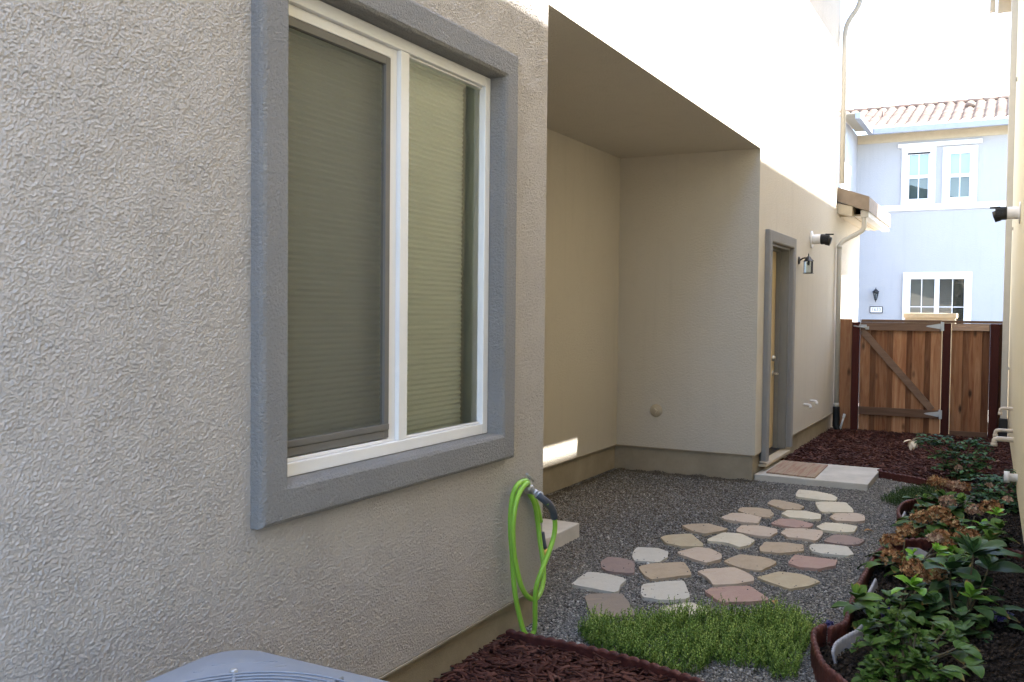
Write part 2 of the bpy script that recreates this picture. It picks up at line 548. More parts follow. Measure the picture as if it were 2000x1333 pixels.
M['dry_flower'] = tone_mat('dried_petals', [(0.0, (0.14, 0.055, 0.022)), (0.5, (0.32, 0.155, 0.070)), (0.85, (0.45, 0.27, 0.12)), (1.0, (0.55, 0.40, 0.22))], 0.85)
M['pale_flower'] = tone_mat('faded_petals', [(0.0, (0.24, 0.12, 0.08)), (0.5, (0.38, 0.24, 0.16)), (1.0, (0.50, 0.38, 0.26))], 0.8)
M['peach_petal'] = tone_mat('peach_petals', [(0.0, (0.72, 0.56, 0.36)), (1.0, (0.88, 0.80, 0.66))], 0.6)
M['violet_petal'] = tone_mat('violet_petals', [(0.0, (0.03, 0.02, 0.10)), (0.6, (0.08, 0.06, 0.22)), (1.0, (0.35, 0.34, 0.55))], 0.6)
M['green_bud'] = tone_mat('green_buds', [(0.0, (0.06, 0.10, 0.02)), (1.0, (0.16, 0.24, 0.05))], 0.7)
M['stem'] = paint('woody_stem', (0.10, 0.085, 0.045), 0.7, 0.2, 0.3, 30)
M['green_stem'] = paint('green_stem', (0.09, 0.13, 0.04), 0.6, 0.15, 0.3, 30)

def mat_fabric():
    k = NT('coir_mat')
    v = k.coord()
    st = k.noise(k.coord((26, 1.5, 1)), 1.0, 3, 0.6)
    w = k.noise(v, 220, 3)
    c = k.ramp(st, [(0.3, (0.36, 0.25, 0.17)), (0.45, (0.46, 0.37, 0.28)), (0.6, (0.37, 0.22, 0.165)), (0.75, (0.52, 0.40, 0.29))])
    c = k.mix(k.math('MULTIPLY', w, 0.6), c, (0.12, 0.08, 0.05))
    return k.done(c, 0.95, k.bump(w, 0.8, 0.006), spec=0.1)
M['coir'] = mat_fabric()

def tile_mat():
    k = NT('clay_roof_tile')
    v = k.coord()
    c0 = k.voro(k.coord((4.2, 2.8, 2.8)), 1.0, 'F1', 'Color')
    sp = k.n.new('ShaderNodeSeparateColor'); k.l(c0, sp.inputs[0])
    c = k.ramp(sp.outputs[0], [(0.0, (0.17, 0.11, 0.082)), (0.5, (0.215, 0.15, 0.11)), (1.0, (0.27, 0.20, 0.15))])
    return k.done(c, 0.85, k.bump(k.noise(v, 40, 3), 0.3, 0.004), spec=0.2)
M['tile'] = tile_mat()

# ------------------------------------------------------------------ the setting
def flat(name, poly, z0, z1, mat, kind='structure'):
    m = MB(); m.prism(poly, z0, z1)
    o = m.build(name, mat)
    o['kind'] = kind
    return o

BED = [(1.62, 3.55), (1.50, 3.80), (1.39, 3.97), (1.315, 4.20), (1.285, 4.36), (1.32, 4.49), (1.385, 4.60), (1.375, 4.77),
       (1.355, 5.2), (1.355, 5.6), (1.36, 6.07), (1.42, 6.40), (1.56, 6.54), (1.75, 6.72), (1.64, 6.85), (1.52, 6.94), (1.385, 7.15), (1.345, 7.45),
       (1.365, 7.78), (1.47, 7.98), (1.75, 8.2), (1.85, 8.8), (2.3, 8.9), (2.3, 3.0), (1.75, 3.0)]
FARM = [(-0.03, 9.72), (0.90, 9.70), (0.99, 9.47), (1.34, 9.25), (1.60, 9.03), (1.95, 8.95), (2.3, 8.95), (2.3, 13.3), (-0.03, 13.3)]
NEARM = [(-0.03, 2.2), (1.25, 2.2), (1.10, 3.55), (0.97, 3.65), (0.80, 3.71), (0.55, 3.77), (0.27, 3.79), (-0.03, 3.79)]

flat('ground', [(-250, -250), (250, -250), (250, 350), (-250, 350)], -0.5, -0.10, M['street_ground'])
flat('gravel', [(-1.5, -6), (2.6, -6), (2.6, 9.9), (-1.5, 9.9)], -0.09, 0.0, M['gravel'])
flat('mulch_bed', FARM, -0.08, 0.022, M['mulch_base'])
flat('mulch_bed', NEARM, -0.08, 0.018, M['mulch_base'])
flat('garden_bed', BED, -0.08, 0.022, M['soil'])
flat('street', [(-60, 17), (60, 17), (60, 25), (-60, 25)], -0.098, -0.06, M['asphalt'])
flat('pavement', [(-60, 15.0), (60, 15.0), (60, 17), (-60, 17)], -0.098, 0.03, M['concrete'])
flat('pavement', [(-60, 25.0), (60, 25.0), (60, 27), (-60, 27)], -0.098, 0.03, M['concrete'])

def inside(poly, P):
    x, y = P[:, 0], P[:, 1]
    r = np.zeros(len(P), bool)
    n = len(poly)
    for i in range(n):
        x0, y0 = poly[i]; x1, y1 = poly[(i + 1) % n]
        c = ((y0 > y) != (y1 > y)) & (x < (x1 - x0) * (y - y0) / (y1 - y0 + 1e-12) + x0)
        r ^= c
    return r

def rot_mats(n, tilt):
    """random rotations: yaw any, tilt up to given angle"""
    a = rng.uniform(0, 2 * np.pi, n); t = rng.uniform(-tilt, tilt, n); b = rng.uniform(-tilt, tilt, n)
    ca, sa, ct, st, cb, sb = np.cos(a), np.sin(a), np.cos(t), np.sin(t), np.cos(b), np.sin(b)
    z = np.zeros(n); o = np.ones(n)
    Rz = np.stack([np.stack([ca, -sa, z], 1), np.stack([sa, ca, z], 1), np.stack([z, z, o], 1)], 1)
    Rx = np.stack([np.stack([o, z, z], 1), np.stack([z, ct, -st], 1), np.stack([z, st, ct], 1)], 1)
    Ry = np.stack([np.stack([cb, z, sb], 1), np.stack([z, o, z], 1), np.stack([-sb, z, cb], 1)], 1)
    return Rz @ Rx @ Ry

def scatter(name, P, base_v, base_f, S, tilt, tone, mat):
    n = len(P); k = len(base_v)
    V = base_v[None] * S[:, None, :]
    V = np.einsum('nij,nkj->nki', rot_mats(n, tilt), V) + P[:, None, :]
    F = (base_f[None] + (np.arange(n) * k)[:, None, None]).reshape(-1, base_f.shape[1])
    T = np.repeat(tone, k, axis=0)
    o = np_mesh(name, V.reshape(-1, 3), F, mat, None, np.stack([T, T, T], 1))
    o['kind'] = 'stuff'
    return o

OCT_V = np.array([(1, 0, .1), (0.1, 1, 0), (-1, .1, 0), (0, -1, -.1), (.2, .1, 1), (0, 0, -1)], float)
OCT_F = np.array([(0, 1, 4), (1, 2, 4), (2, 3, 4), (3, 0, 4), (1, 0, 5), (2, 1, 5), (3, 2, 5), (0, 3, 5)])
CHIP_V = np.array([(-1, -.7, -.5), (1, -1, -.5), (.9, .8, -.5), (-1, 1, -.5), (-.9, -.8, .5), (1, -.6, .6), (.8, 1, .4), (-1, .7, .5)], float)
CHIP_F = np.array([(3, 2, 1, 0), (4, 5, 6, 7), (0, 1, 5, 4), (1, 2, 6, 5), (2, 3, 7, 6), (3, 0, 4, 7)])

PAD = (0.0, 0.975, 8.69, 9.67)
SLABR = (-1.36, -0.54, 4.3, 5.86)

# gravel stones on the path, denser where it is seen close
N = 105000
P = np.stack([rng.uniform(-1.36, 1.75, N), 3.75 + 6.1 * rng.power(0.75, N) ** 1.0, np.zeros(N)], 1)
ok = ~inside(BED, P) & ~inside(FARM, P) & ~inside(NEARM, P)
ok &= ~((P[:, 0] < 0.0) & (P[:, 1] < 4.17)) & ~((P[:, 0] < 0.0) & (P[:, 1] > 8.6))
ok &= ~((P[:, 0] > PAD[0]) & (P[:, 0] < PAD[1]) & (P[:, 1] > PAD[2]) & (P[:, 1] < PAD[3]))
ok &= ~((P[:, 0] > SLABR[0]) & (P[:, 0] < SLABR[1]) & (P[:, 1] > SLABR[2]) & (P[:, 1] < SLABR[3]))
P = P[ok]; n = len(P)
s = rng.uniform(0.0032, 0.0088, n) * np.where(rng.random(n) < 0.05, 1.6, 1)
S = np.stack([s * rng.uniform(0.8, 1.4, n), s * rng.uniform(0.7, 1.1, n), s * rng.uniform(0.45, 0.8, n)], 1)
P[:, 2] = s * 0.3
tone = np.clip(rng.beta(1.3, 2.0, n), 0, 1)
scatter('gravel_stones', P, OCT_V, OCT_F, S, 0.5, tone, M['pebble'])

# dirt and stones heaped against the foundations
def heap(a, b, n, wdt, hgt):
    t = rng.random(n); d = np.abs(rng.normal(0, wdt, n))
    a = np.array(a, float); b = np.array(b, float)
    tg = (b - a) / np.linalg.norm(b - a); nr = np.array([tg[1], -tg[0]])
    XY = a + (b - a) * t[:, None] + nr * d[:, None]
    lump = 0.6 + 0.4 * np.sin(t * np.linalg.norm(b - a) * 9 + rng.uniform(0, 6)) * np.cos(t * np.linalg.norm(b - a) * 23)
    return np.stack([XY[:, 0], XY[:, 1], np.maximum(0.002, hgt * lump * np.exp(-d / wdt) * rng.uniform(0.2, 1, n))], 1)
Q = np.stack([rng.uniform(-1.33, 0.25, 16000), rng.uniform(5.3, 8.6, 16000), np.full(16000, 0.003)], 1)
Q = Q[(rng.random(len(Q)) < np.clip(0.9 - 0.35 * np.maximum(0, Q[:, 0] + 0.6) - 0.5 * np.maximum(0, 6.4 - Q[:, 1]), 0, 1)) & ((Q[:, 1] > 5.9) | (Q[:, 0] > -0.5))]
P = np.vstack([Q, heap((-1.33, 4.2), (-1.33, 8.6), 5200, 0.05, 0.028), heap((-1.33, 8.588), (-0.03, 8.588), 3400, 0.05, 0.034), heap((-0.03, 8.6), (-0.03, 8.69), 150, 0.03, 0.02)])
n = len(P); s = rng.uniform(0.003, 0.009, n)
scatter('foundation_dirt', P, OCT_V, OCT_F, np.stack([s * 1.2, s, s * 0.7], 1), 0.6, np.clip(rng.beta(1.2, 3.2, n), 0, 1), M['dirt_stone'])

def chips(name, poly, n, zb, mat, lo, hi, clod=False, extra=None):
    xs = [p[0] for p in poly]; ys = [p[1] for p in poly]
    P = np.stack([rng.uniform(max(min(xs), -0.03), min(max(xs), 2.15), n), rng.uniform(min(ys), max(ys), n), np.zeros(n)], 1)
    ok = inside(poly, P)
    if extra is not None: ok &= extra(P)
    P = P[ok]; n = len(P)
    s = rng.uniform(lo, hi, n)
    if clod:
        S = np.stack([s, s * rng.uniform(0.6, 1, n), s * rng.uniform(0.5, 0.9, n)], 1); tilt = 0.6
    else:
        S = np.stack([s, s * rng.uniform(0.15, 0.4, n), s * rng.uniform(0.08, 0.2, n)], 1); tilt = 0.35
    P[:, 2] = zb + rng.uniform(0, 0.016, n)
    return scatter(name, P, OCT_V if clod else CHIP_V, OCT_F if clod else CHIP_F, S, tilt, rng.beta(2, 2.4, n), mat)

chips('bark_mulch', FARM, 9000, 0.026, M['chip'], 0.015, 0.045, extra=lambda P: (P[:, 1] < 13.05))
chips('bark_mulch', NEARM, 5500, 0.022, M['chip'], 0.010, 0.040, extra=lambda P: (P[:, 1] > 2.6))
chips('soil_crumbs', BED, 11000, 0.024, M['clod'], 0.005, 0.016, True)

# ------------------------------------------------------------------ the long stucco house on the left
HW = thing('stucco_house', 'beige stucco house with grey trimmed window and covered recess, left of the gravel path', 'house', (0, 0, 0))
Y1, Y2, YE, YL = 4.166, 8.617, 12.93, 15.1       # near corner, recess far side, end of upper floor, end of lower wing
ZS, XR = 3.058, -1.362
w = MB()
def wbox(*a): w.box(*a)
TH = -0.20
# ground floor front with window hole y 2.241-3.659, z 0.991-2.594
YC = 1.05                                        # the near part of this front carries a modelled dash coat
wbox(TH, 0, -4, YC, 0.185, ZS)
wbox(TH, -0.006, YC, 2.241, 0.185, ZS)
wbox(TH, -0.006, 3.659, Y1, 0.185, ZS)
wbox(TH, -0.006, 2.241, 3.659, 0.185, 0.991)
wbox(TH, -0.006, 2.241, 3.659, 2.594, ZS)
# side of the near block, back of the recess, return wall
wbox(XR - 0.2, TH, Y1 - 0.2, Y1, 0.185, ZS)
wbox(XR - 0.2, XR, Y1, Y2, 0.245, ZS)
wbox(XR - 0.2, TH, Y2, Y2 + 0.2, 0.245, ZS)
# far block front with door hole y 8.98-9.98, z 0.13-2.233
wbox(TH, 0, Y2, 8.98, 0.245, ZS)
wbox(TH, 0, 9.98, YE, 0.245, ZS)
wbox(TH, 0, 8.98, 9.98, 2.233, ZS)
# upper floor and slab over the recess (its underside is the soffit)
wbox(TH, 0, -4, YE, ZS, 6.16)
wbox(-7, TH, -4, YE, ZS, 3.25)
wbox(-7, TH, YE - 0.2, YE, 3.25, 6.16)
# lower wing
wbox(TH, 0, YE, YL, 0.245, 3.0)
wbox(-7, TH, YL - 0.2, YL, 0.245, 3.0)
wbox(-7, TH, -4, -3.8, 0.0, 6.16)
wbox(-7.2, -7, -4, YL, 0.0, 6.16)
w.build('wall', M['stucco'], HW)
# dash coat: irregular lumps a few millimetres high, as a real displaced sheet
def field(ny, nz, step, lo, hi, sy=1.0):
    """band passed noise with features between lo and hi metres"""
    g = rng.normal(size=(ny, nz))
    ky = np.fft.fftfreq(ny, step)[:, None] / sy; kz = np.fft.rfftfreq(nz, step)[None]
    kk = np.sqrt(ky ** 2 + kz ** 2)
    H = np.exp(-(kk * lo) ** 2) * (1 - np.exp(-(kk * hi) ** 2))
    f = np.fft.irfft2(np.fft.rfft2(g) * H, s=(ny, nz))
    return f / f.std()
def coat(y0, y1, z0, z1, step, amp, hole=None):
    ys = np.linspace(y0, y1, int((y1 - y0) / step) + 1); zs = np.linspace(z0, z1, int((z1 - z0) / step) + 1)
    ny, nz = len(ys), len(zs)
    # rough aggregate at several sizes, a few larger dabs, and smoother and rougher areas of the wall
    f1 = field(ny, nz, step, 0.0036, 0.018, 0.85); f2 = field(ny, nz, step, 0.0026, 0.0075); f3 = field(ny, nz, step, 0.12, 0.7); f4 = field(ny, nz, step, 0.012, 0.05, 0.6)
    g = 0.75 * f1 + 0.45 * f2 + 0.30 * f4
    g = np.sign(g) * np.abs(g) ** 0.85
    h = amp * (0.5 * g + 0.22 * np.maximum(g, 0) ** 1.5) * (1.0 + 0.12 * np.clip(f3, -1.8, 1.8))
    h = np.clip(h, -0.0045, 0.0065)
    edge = np.minimum(1, np.minimum((y1 - ys)[:, None] + 0.0015, (zs - z0)[None] + 0.001) / 0.012)
    h = h * edge
    h[-1, :] = -0.007; h[:, 0] = -0.007; h[0, :] = 0.0
    Yg, Zg = np.meshgrid(ys, zs, indexing='ij')
    V = np.stack([h, Yg, Zg - 0.55 * np.maximum(h, 0)], -1).reshape(-1, 3)
    idx = np.arange(ny * nz).reshape(ny, nz)
    F = np.stack([idx[:-1, :-1], idx[1:, :-1], idx[1:, 1:], idx[:-1, 1:]], -1).reshape(-1, 4)
    c = V[F].mean(1)
    if hole: F = F[~((c[:, 1] > hole[0]) & (c[:, 1] < hole[1]) & (c[:, 2] > hole[2]) & (c[:, 2] < hole[3]))]
    used = np.unique(F); mp = np.full(len(V), -1); mp[used] = np.arange(len(used))
    return np_mesh('wall', V[used], mp[F], M['stucco_coat'], HW, None, smooth=True)
coat(YC, Y1, 0.186, ZS - 0.001, 0.0026, 0.0020, (2.16, 3.72, 0.90, 2.68))

f = MB()
f.box(TH, -0.03, -4, Y1 - 0.03, -0.3, 0.185)
f.box(XR - 0.2, TH, Y1 - 0.2, Y1 - 0.03, -0.3, 0.185)
f.box(XR - 0.2, XR - 0.03, Y1 - 0.03, Y2 + 0.03, -0.3, 0.245)
f.box(XR - 0.2, TH, Y2 + 0.03, Y2 + 0.2, -0.3, 0.245)
f.box(TH, -0.03, Y2 + 0.03, 8.93, -0.3, 0.245)
f.box(TH, -0.03, 8.93, 10.03, -0.3, 0.10)
f.box(TH, -0.03, 10.03, YL - 0.03, -0.3, 0.245)
f.build('foundation', M['foundation'], HW)
# weep screed: thin metal lip under the stucco
sc = MB()
sc.box(-0.028, 0.006, -4, Y1 + 0.004, 0.178, 0.186)
sc.box(XR - 0.02, XR + 0.006, Y1, Y2, 0.238, 0.246)
sc.box(XR + 0.006, 0.0, Y2 - 0.006, Y2 + 0.028, 0.238, 0.246)
sc.box(-0.028, 0.006, 10.09, YL, 0.238, 0.246)
sc.build('weep_screed', M['foundation'], HW)

def ring(name, mat, parent, y0, y1, z0, z1, prof, bottom=True):
    """sweep a (outward distance, x) section round a rectangle in the yz plane; open at the bottom for doors"""
    m = MB()
    loops = []
    for d, x in prof:
        loops.append([(x, y0 - d, z0 - (d if bottom else 0)), (x, y0 - d, z1 + d), (x, y1 + d, z1 + d), (x, y1 + d, z0 - (d if bottom else 0))])
    n = len(prof)
    vs = [[m.bm.verts.new(p) for p in lp] for lp in loops]
    for i in range(n):
        for k in range(4 if bottom else 3):
            m.bm.faces.new((vs[i][k], vs[i][(k + 1) % 4], vs[(i + 1) % n][(k + 1) % 4], vs[(i + 1) % n][k]))
    if not bottom:
        m.bm.faces.new([vs[i][0] for i in range(n)]); m.bm.faces.new([vs[i][3] for i in range(n)])
    return m.build(name, mat, parent)

WY0, WY1, WZ0, WZ1 = 2.25, 3.652, 1.0, 2.585
ring('window_trim', M['trim'], HW, WY0, WY1, WZ0, WZ1,
     [(0, -0.085), (0, 0.030), (0.004, 0.042), (0.015, 0.050), (0.106, 0.050), (0.117, 0.044), (0.122, 0.032), (0.122, -0.004), (0.0085, -0.004), (0.0085, -0.085)])
# window frame
fr = MB()
def rect_frame(m, x0, x1, y0, y1, z0, z1, wd, bev=0.0):
    m.box(x0, x1, y0, y0 + wd, z0, z1, bevel=bev); m.box(x0, x1, y1 - wd, y1, z0, z1, bevel=bev)
    m.box(x0, x1, y0 + wd, y1 - wd, z0, z0 + wd, bevel=bev); m.box(x0, x1, y0 + wd, y1 - wd, z1 - wd, z1, bevel=bev)
g = 0.002
rect_frame(fr, -0.085, -0.030, WY0 + g, WY1 - g, WZ0 + g, WZ1 - g, 0.045, 0.004)
fr.box(-0.080, -0.034, 2.962, 3.018, WZ0 + 0.047, WZ1 - 0.047, bevel=0.003)      # mullion
fr.box(-0.080, -0.052, 2.915, 2.961, WZ0 + 0.047, WZ1 - 0.047, bevel=0.003)      # meeting stile
fr.box(-0.080, -0.050, 2.297, 2.914, WZ1 - 0.085, WZ1 - 0.048, bevel=0.003)      # head track
fr.box(-0.080, -0.044, 2.297, 2.914, WZ0 + 0.048, WZ0 + 0.060, bevel=0.002)      # sill track
fr.box(-0.078, -0.046, 3.020, WY1 - 0.05, WZ0 + 0.048, WZ0 + 0.056, bevel=0.002)
fr.box(-0.078, -0.046, 3.020, WY1 - 0.05, WZ1 - 0.056, WZ1 - 0.048, bevel=0.002)
window = fr.build('window', M['vinyl'], HW)
sf = MB()
rect_frame(sf, -0.068, -0.046, 2.30, 2.912, WZ0 + 0.064, WZ1 - 0.088, 0.03, 0.003)
sf.box(-0.062, -0.042, 2.302, 2.910, WZ0 + 0.095, WZ0 + 0.118, bevel=0.003)
sf.build('screen_frame', M['screen_frame'], window)
sm = MB(); sm.quad((-0.056, 2.329, WZ0 + 0.09), (-0.056, 2.884, WZ0 + 0.09), (-0.056, 2.884, WZ1 - 0.115), (-0.056, 2.329, WZ1 - 0.115))
sm.build('insect_screen', M['insect_mesh'], window)
for z in (1.19, 2.42):
    tb = MB(); tb.box(-0.046, -0.036, 2.318, 2.330, z, z + 0.03, bevel=0.002); tb.build('pull_tab', M['black_plastic'], window)
for (a, b, x) in ((2.30, 2.912, -0.074), (3.02, WY1 - 0.05, -0.060)):
    p = MB(); p.quad((x, a, WZ0 + 0.05), (x, b, WZ0 + 0.05), (x, b, WZ1 - 0.05), (x, a, WZ1 - 0.05))
    p.build('pane', M['glass'], window)
# pleated shade behind the glass
bl = MB()
z = 1.012; pts = []
k = 0
while z < 2.56:
    pts.append((-0.156 if k % 2 else -0.149, z)); z += 0.0105; k += 1
va = [bl.bm.verts.new((x, 2.255, z)) for x, z in pts]; vb = [bl.bm.verts.new((x, 3.615, z)) for x, z in pts]
for i in range(len(pts) - 1): bl.bm.faces.new((va[i], vb[i], vb[i + 1], va[i + 1]))
bl.box(-0.172, -0.137, 2.255, 3.615, 2.548, 2.58); bl.box(-0.172, -0.137, 2.255, 3.615, 1.001, 1.012)
bl.build('pleated_shade', M['blind'], window)
rv = MB()
rv.box(-0.24, -0.086, 3.652, 3.658, 0.995, 2.59); rv.box(-0.24, -0.086, 2.242, 2.248, 0.995, 2.59)
rv.box(-0.24, -0.086, 2.248, 3.652, 2.586, 2.59); rv.box(-0.24, -0.086, 2.248, 3.652, 0.995, 0.999)
rv.box(-0.26, -0.245, 2.0, 4.0, 0.8, 2.8)
rv.build('window_reveal', M['drywall'], window)

# door
ring('door_trim', M['trim'], HW, 8.98, 9.98, 0.155, 2.233,
     [(0.0, 0.001), (0, 0.038), (0.010, 0.050), (0.102, 0.050), (0.112, 0.038), (0.112, 0.001)], bottom=False)
dj = MB()
dj.box(-0.19, -0.001, 8.981, 9.0, 0.14, 2.232); dj.box(-0.19, -0.001, 9.96, 9.979, 0.14, 2.232)
dj.box(-0.19, -0.001, 9.0, 9.96, 2.212, 2.232)
dj.box(-0.128, -0.085, 9.0, 9.014, 0.14, 2.212); dj.box(-0.128, -0.085, 9.946, 9.96, 0.14, 2.212); dj.box(-0.128, -0.085, 9.014, 9.946, 2.198, 2.212)
dj.build('door_frame', M['grey_paint'], HW)
dd = MB()
dd.box(-0.172, -0.130, 9.004, 9.956, 0.155, 2.21, bevel=0.003)
for (a, b) in ((0.35, 1.0), (1.15, 2.05)):
    for (c, d) in ((9.12, 9.44), (9.52, 9.84)):
        dd.box(-0.132, -0.124, c, d, a, b, bevel=0.004)
door = dd.build('door', M['door'], HW)
h = MB(); h.lathe([(0, .012), (0.03, .012), (0.033, 0), (0, 0)], (-0.130, 9.86, 0.93), (1, 0, 0), 20)
h.tube([(-0.125, 9.86, 0.93), (-0.075, 9.86, 0.93), (-0.068, 9.84, 0.93), (-0.066, 9.75, 0.932)], 0.010, 10)
h.build('handle', M['satin_nickel'], door)
h = MB(); h.lathe([(0, .03), (0.022, .03), (0.03, .012), (0.033, 0), (0, 0)], (-0.130, 9.86, 1.09), (1, 0, 0), 20)
h.build('deadbolt', M['satin_nickel'], door)
th = MB(); th.box(-0.19, -0.06, 9.0, 9.96, 0.115, 0.140, bevel=0.003)
th.build('threshold', M['black_metal'], HW)
th = MB(); th.box(-0.058, 0.045, 8.90, 10.0, 0.100, 0.128, bevel=0.004)
th.build('door_sill', M['cream_paint'], HW)

# eaves and roofs
e = MB()
e.box(0.0005, 0.44, -4.3, YE + 0.30, 6.163, 6.19)
e.box(0.44, 0.465, -4.3, YE + 0.30, 6.05, 6.25)
e.box(-7, 0.0, YE, YE + 0.30, 6.163, 6.19)
e.build('eave', M['cream_paint'], HW)
rf = MB()
rf.quad((0.55, -4.4, 6.26), (0.55, YE + 0.35, 6.26), (-3.6, YE + 0.35, 7.7), (-3.6, -4.4, 7.7))
rf.quad((-7.6, -4.4, 6.26), (-3.6, -4.4, 7.7), (-3.6, YE + 0.35, 7.7), (-7.6, YE + 0.35, 6.26))
rf.build('roof', M['tile'], HW)
gt = MB(); gt.box(0.466, 0.56, -4.3, YE + 0.30, 6.10, 6.22, bevel=0.006)
gt.build('gutter', M['gutter'], HW)
ds = MB()
dpath = smooth_path([(0.50, YE - 0.03, 6.10), (0.40, YE - 0.03, 6.02), (0.28, YE - 0.03, 5.88), (0.25, YE - 0.03, 5.70), (0.235, YE - 0.03, 5.60), (0.20, YE - 0.03, 5.52), (0.13, YE - 0.03, 5.42), (0.08, YE - 0.03, 5.32), (0.06, YE - 0.03, 5.18), (0.06, YE - 0.03, 5.0)], 0.03)
ds.tube(dpath + [Vector((0.06, YE - 0.03, 3.27))], 0.034, 12)
ds.build('downspout', M['gutter'], HW)
# lower wing: brown rake end, boards, gutter and its spout
lr = MB()
def slab(m, x0, z0, x1, z1, y0, y1, t):
    a = [(x0, y0, z0), (x1, y0, z1), (x1, y1, z1), (x0, y1, z0)]
    b = [(x, y, z - t) for x, y, z in a]
    vs = [m.bm.verts.new(p) for p in a + b]
    for q in ((0, 1, 2, 3), (7, 6, 5, 4), (0, 4, 5, 1), (1, 5, 6, 2), (2, 6, 7, 3), (3, 7, 4, 0)):
        m.bm.faces.new([vs[i] for i in q])
slab(lr, -0.001, 3.235, 0.40, 3.09, YE + 0.01, 15.45, 0.19)
lr.build('roof_edge', M['roof_brown'], HW)
lr = MB(); slab(lr, -7, 5.2, -0.003, 3.24, YE + 0.004, 15.45, 0.08)
lr.build('roof', M['tile'], HW)
ev = MB()
slab(ev, 0.001, 3.02, 0.19, 2.975, YE + 0.03, 15.4, 0.13)
ev.box(0.0015, 0.30, 13.16, 15.4, 2.86, 2.885)
ev.build('eave', M['cream_paint'], HW)
gt = MB(); gt.box(0.285, 0.385, YE + 0.09, 15.42, 2.83, 2.93, bevel=0.008); gt.box(0.30, 0.375, YE + 0.095, 15.41, 2.93, 2.94)
gt.build('gutter', M['gutter'], HW)
ds = MB()
dpath = smooth_path([(0.325, YE + 0.13, 2.84), (0.325, YE + 0.13, 2.70), (0.28, YE + 0.12, 2.64), (0.11, YE + 0.02, 2.53), (0.055, YE - 0.02, 2.46), (0.05, YE - 0.03, 2.36)], 0.03)
ds.tube(dpath + [Vector((0.05, YE - 0.03, 0.33))], 0.032, 14)
for zz in (2.44, 0.36): ds.lathe([(0.033, -0.02), (0.037, -0.02), (0.037, 0.02), (0.033, 0.02)], (0.05, YE - 0.03, zz), (0, 0, 1), 16)
ds.build('downspout', M['gutter'], HW)
ds = MB()
rr = []; pp = []
for i in range(40):
    t = i / 39; pp.append((0.055 + 0.05 * max(0, t - 0.75) * 4, YE - 0.05, 0.335 - 0.33 * t)); rr.append((0.048 if i % 2 else 0.043) + 0.012 * max(0, t - .6))
ds.tube(pp, rr, 14)
ds.build('drain_boot', M['black_plastic'], HW)

# ------------------------------------------------------------------ the neighbour's house on the right
HN = thing('stucco_house', 'cream stucco neighbour house wall with pipe stubs and white vent at right edge', 'house', (2.06, 13.0, 0))
ang = math.atan(0.0135)
def on_right(o):
    o.parent = HN; return o
def xr(y): return 2.06 + (13.0 - y) * 0.0135
wr = MB()
a, b = -0.4, 14.78
wr.bm.verts.ensure_lookup_table()
def skew_box(m, off0, off1, y0, y1, z0, z1):
    P = [(xr(y0) + off0, y0, z0), (xr(y0) + off1, y0, z0), (xr(y1) + off1, y1, z0), (xr(y1) + off0, y1, z0)]
    vs = [m.bm.verts.new((x - 2.06, y - 13.0, z)) for x, y, z in P] + [m.bm.verts.new((x - 2.06, y - 13.0, z1)) for x, y, z in P]
    for q in ((3, 2, 1, 0), (4, 5, 6, 7), (0, 1, 5, 4), (1, 2, 6, 5), (2, 3, 7, 6), (3, 0, 4, 7)):
        m.bm.faces.new([vs[i] for i in q])
skew_box(wr, 0.0, 0.25, a, b, 0.16, 6.17)
skew_box(wr, 0.25, 7.0, b - 0.25, b, 0.16, 6.17)
skew_box(wr, 0.25, 7.0, a, a + 0.25, 0.16, 6.17)
wr.build('wall', M['stucco_right'], HN)
wr = MB(); skew_box(wr, 0.02, 0.25, a, b - 0.02, -0.3, 0.16); wr.build('foundation', M['foundation'], HN)
wr = MB()
wr.box(1.80 - 2.06, 2.5 - 2.06, a - 13.3, 14.8 - 13, 6.174, 6.20); wr.box(1.775 - 2.06, 1.80 - 2.06, a - 13.3, 14.8 - 13, 6.02, 6.24)
wr.box(1.80 - 2.06, 2.08 - 2.06, 14.785 - 13, 14.83 - 13, 5.78, 6.173)
wr.box(1.70 - 2.06, 1.774 - 2.06, 14.802 - 13, 14.83 - 13, 5.80, 6.24)
wr.build('eave', M['cream_paint'], HN)
wr = MB(); wr.box(1.675 - 2.06, 1.774 - 2.06, a - 13.3, 14.8 - 13, 6.10, 6.235, bevel=0.006); wr.build('gutter', M['gutter'], HN)
wr = MB(); wr.quad((1.70 - 2.06, a - 13.4, 6.25), (1.70 - 2.06, 1.8, 6.25), (6.2 - 2.06, 1.8, 7.75), (6.2 - 2.06, a - 13.4, 7.75))
wr.quad((6.2 - 2.06, a - 13.4, 7.75), (6.2 - 2.06, 1.8, 7.75), (9.0, 1.8, 6.2), (9.0, a - 13.4, 6.2)); wr.build('roof', M['tile'], HN)
wr = MB(); wr.box(-0.085, -0.012, -0.14, -0.07, 0.30, 6.12, bevel=0.008)
for zz in (0.9, 2.6, 4.4): wr.box(-0.012, 0.004, -0.15, -0.06, zz, zz + 0.03)
wr.build('downspout', M['gutter'], HN)
wr = MB(); wr.box(-0.10, -0.002, -0.165, -0.055, 0.02, 0.30, bevel=0.01); wr.build('drain_boot', M['black_plastic'], HN)

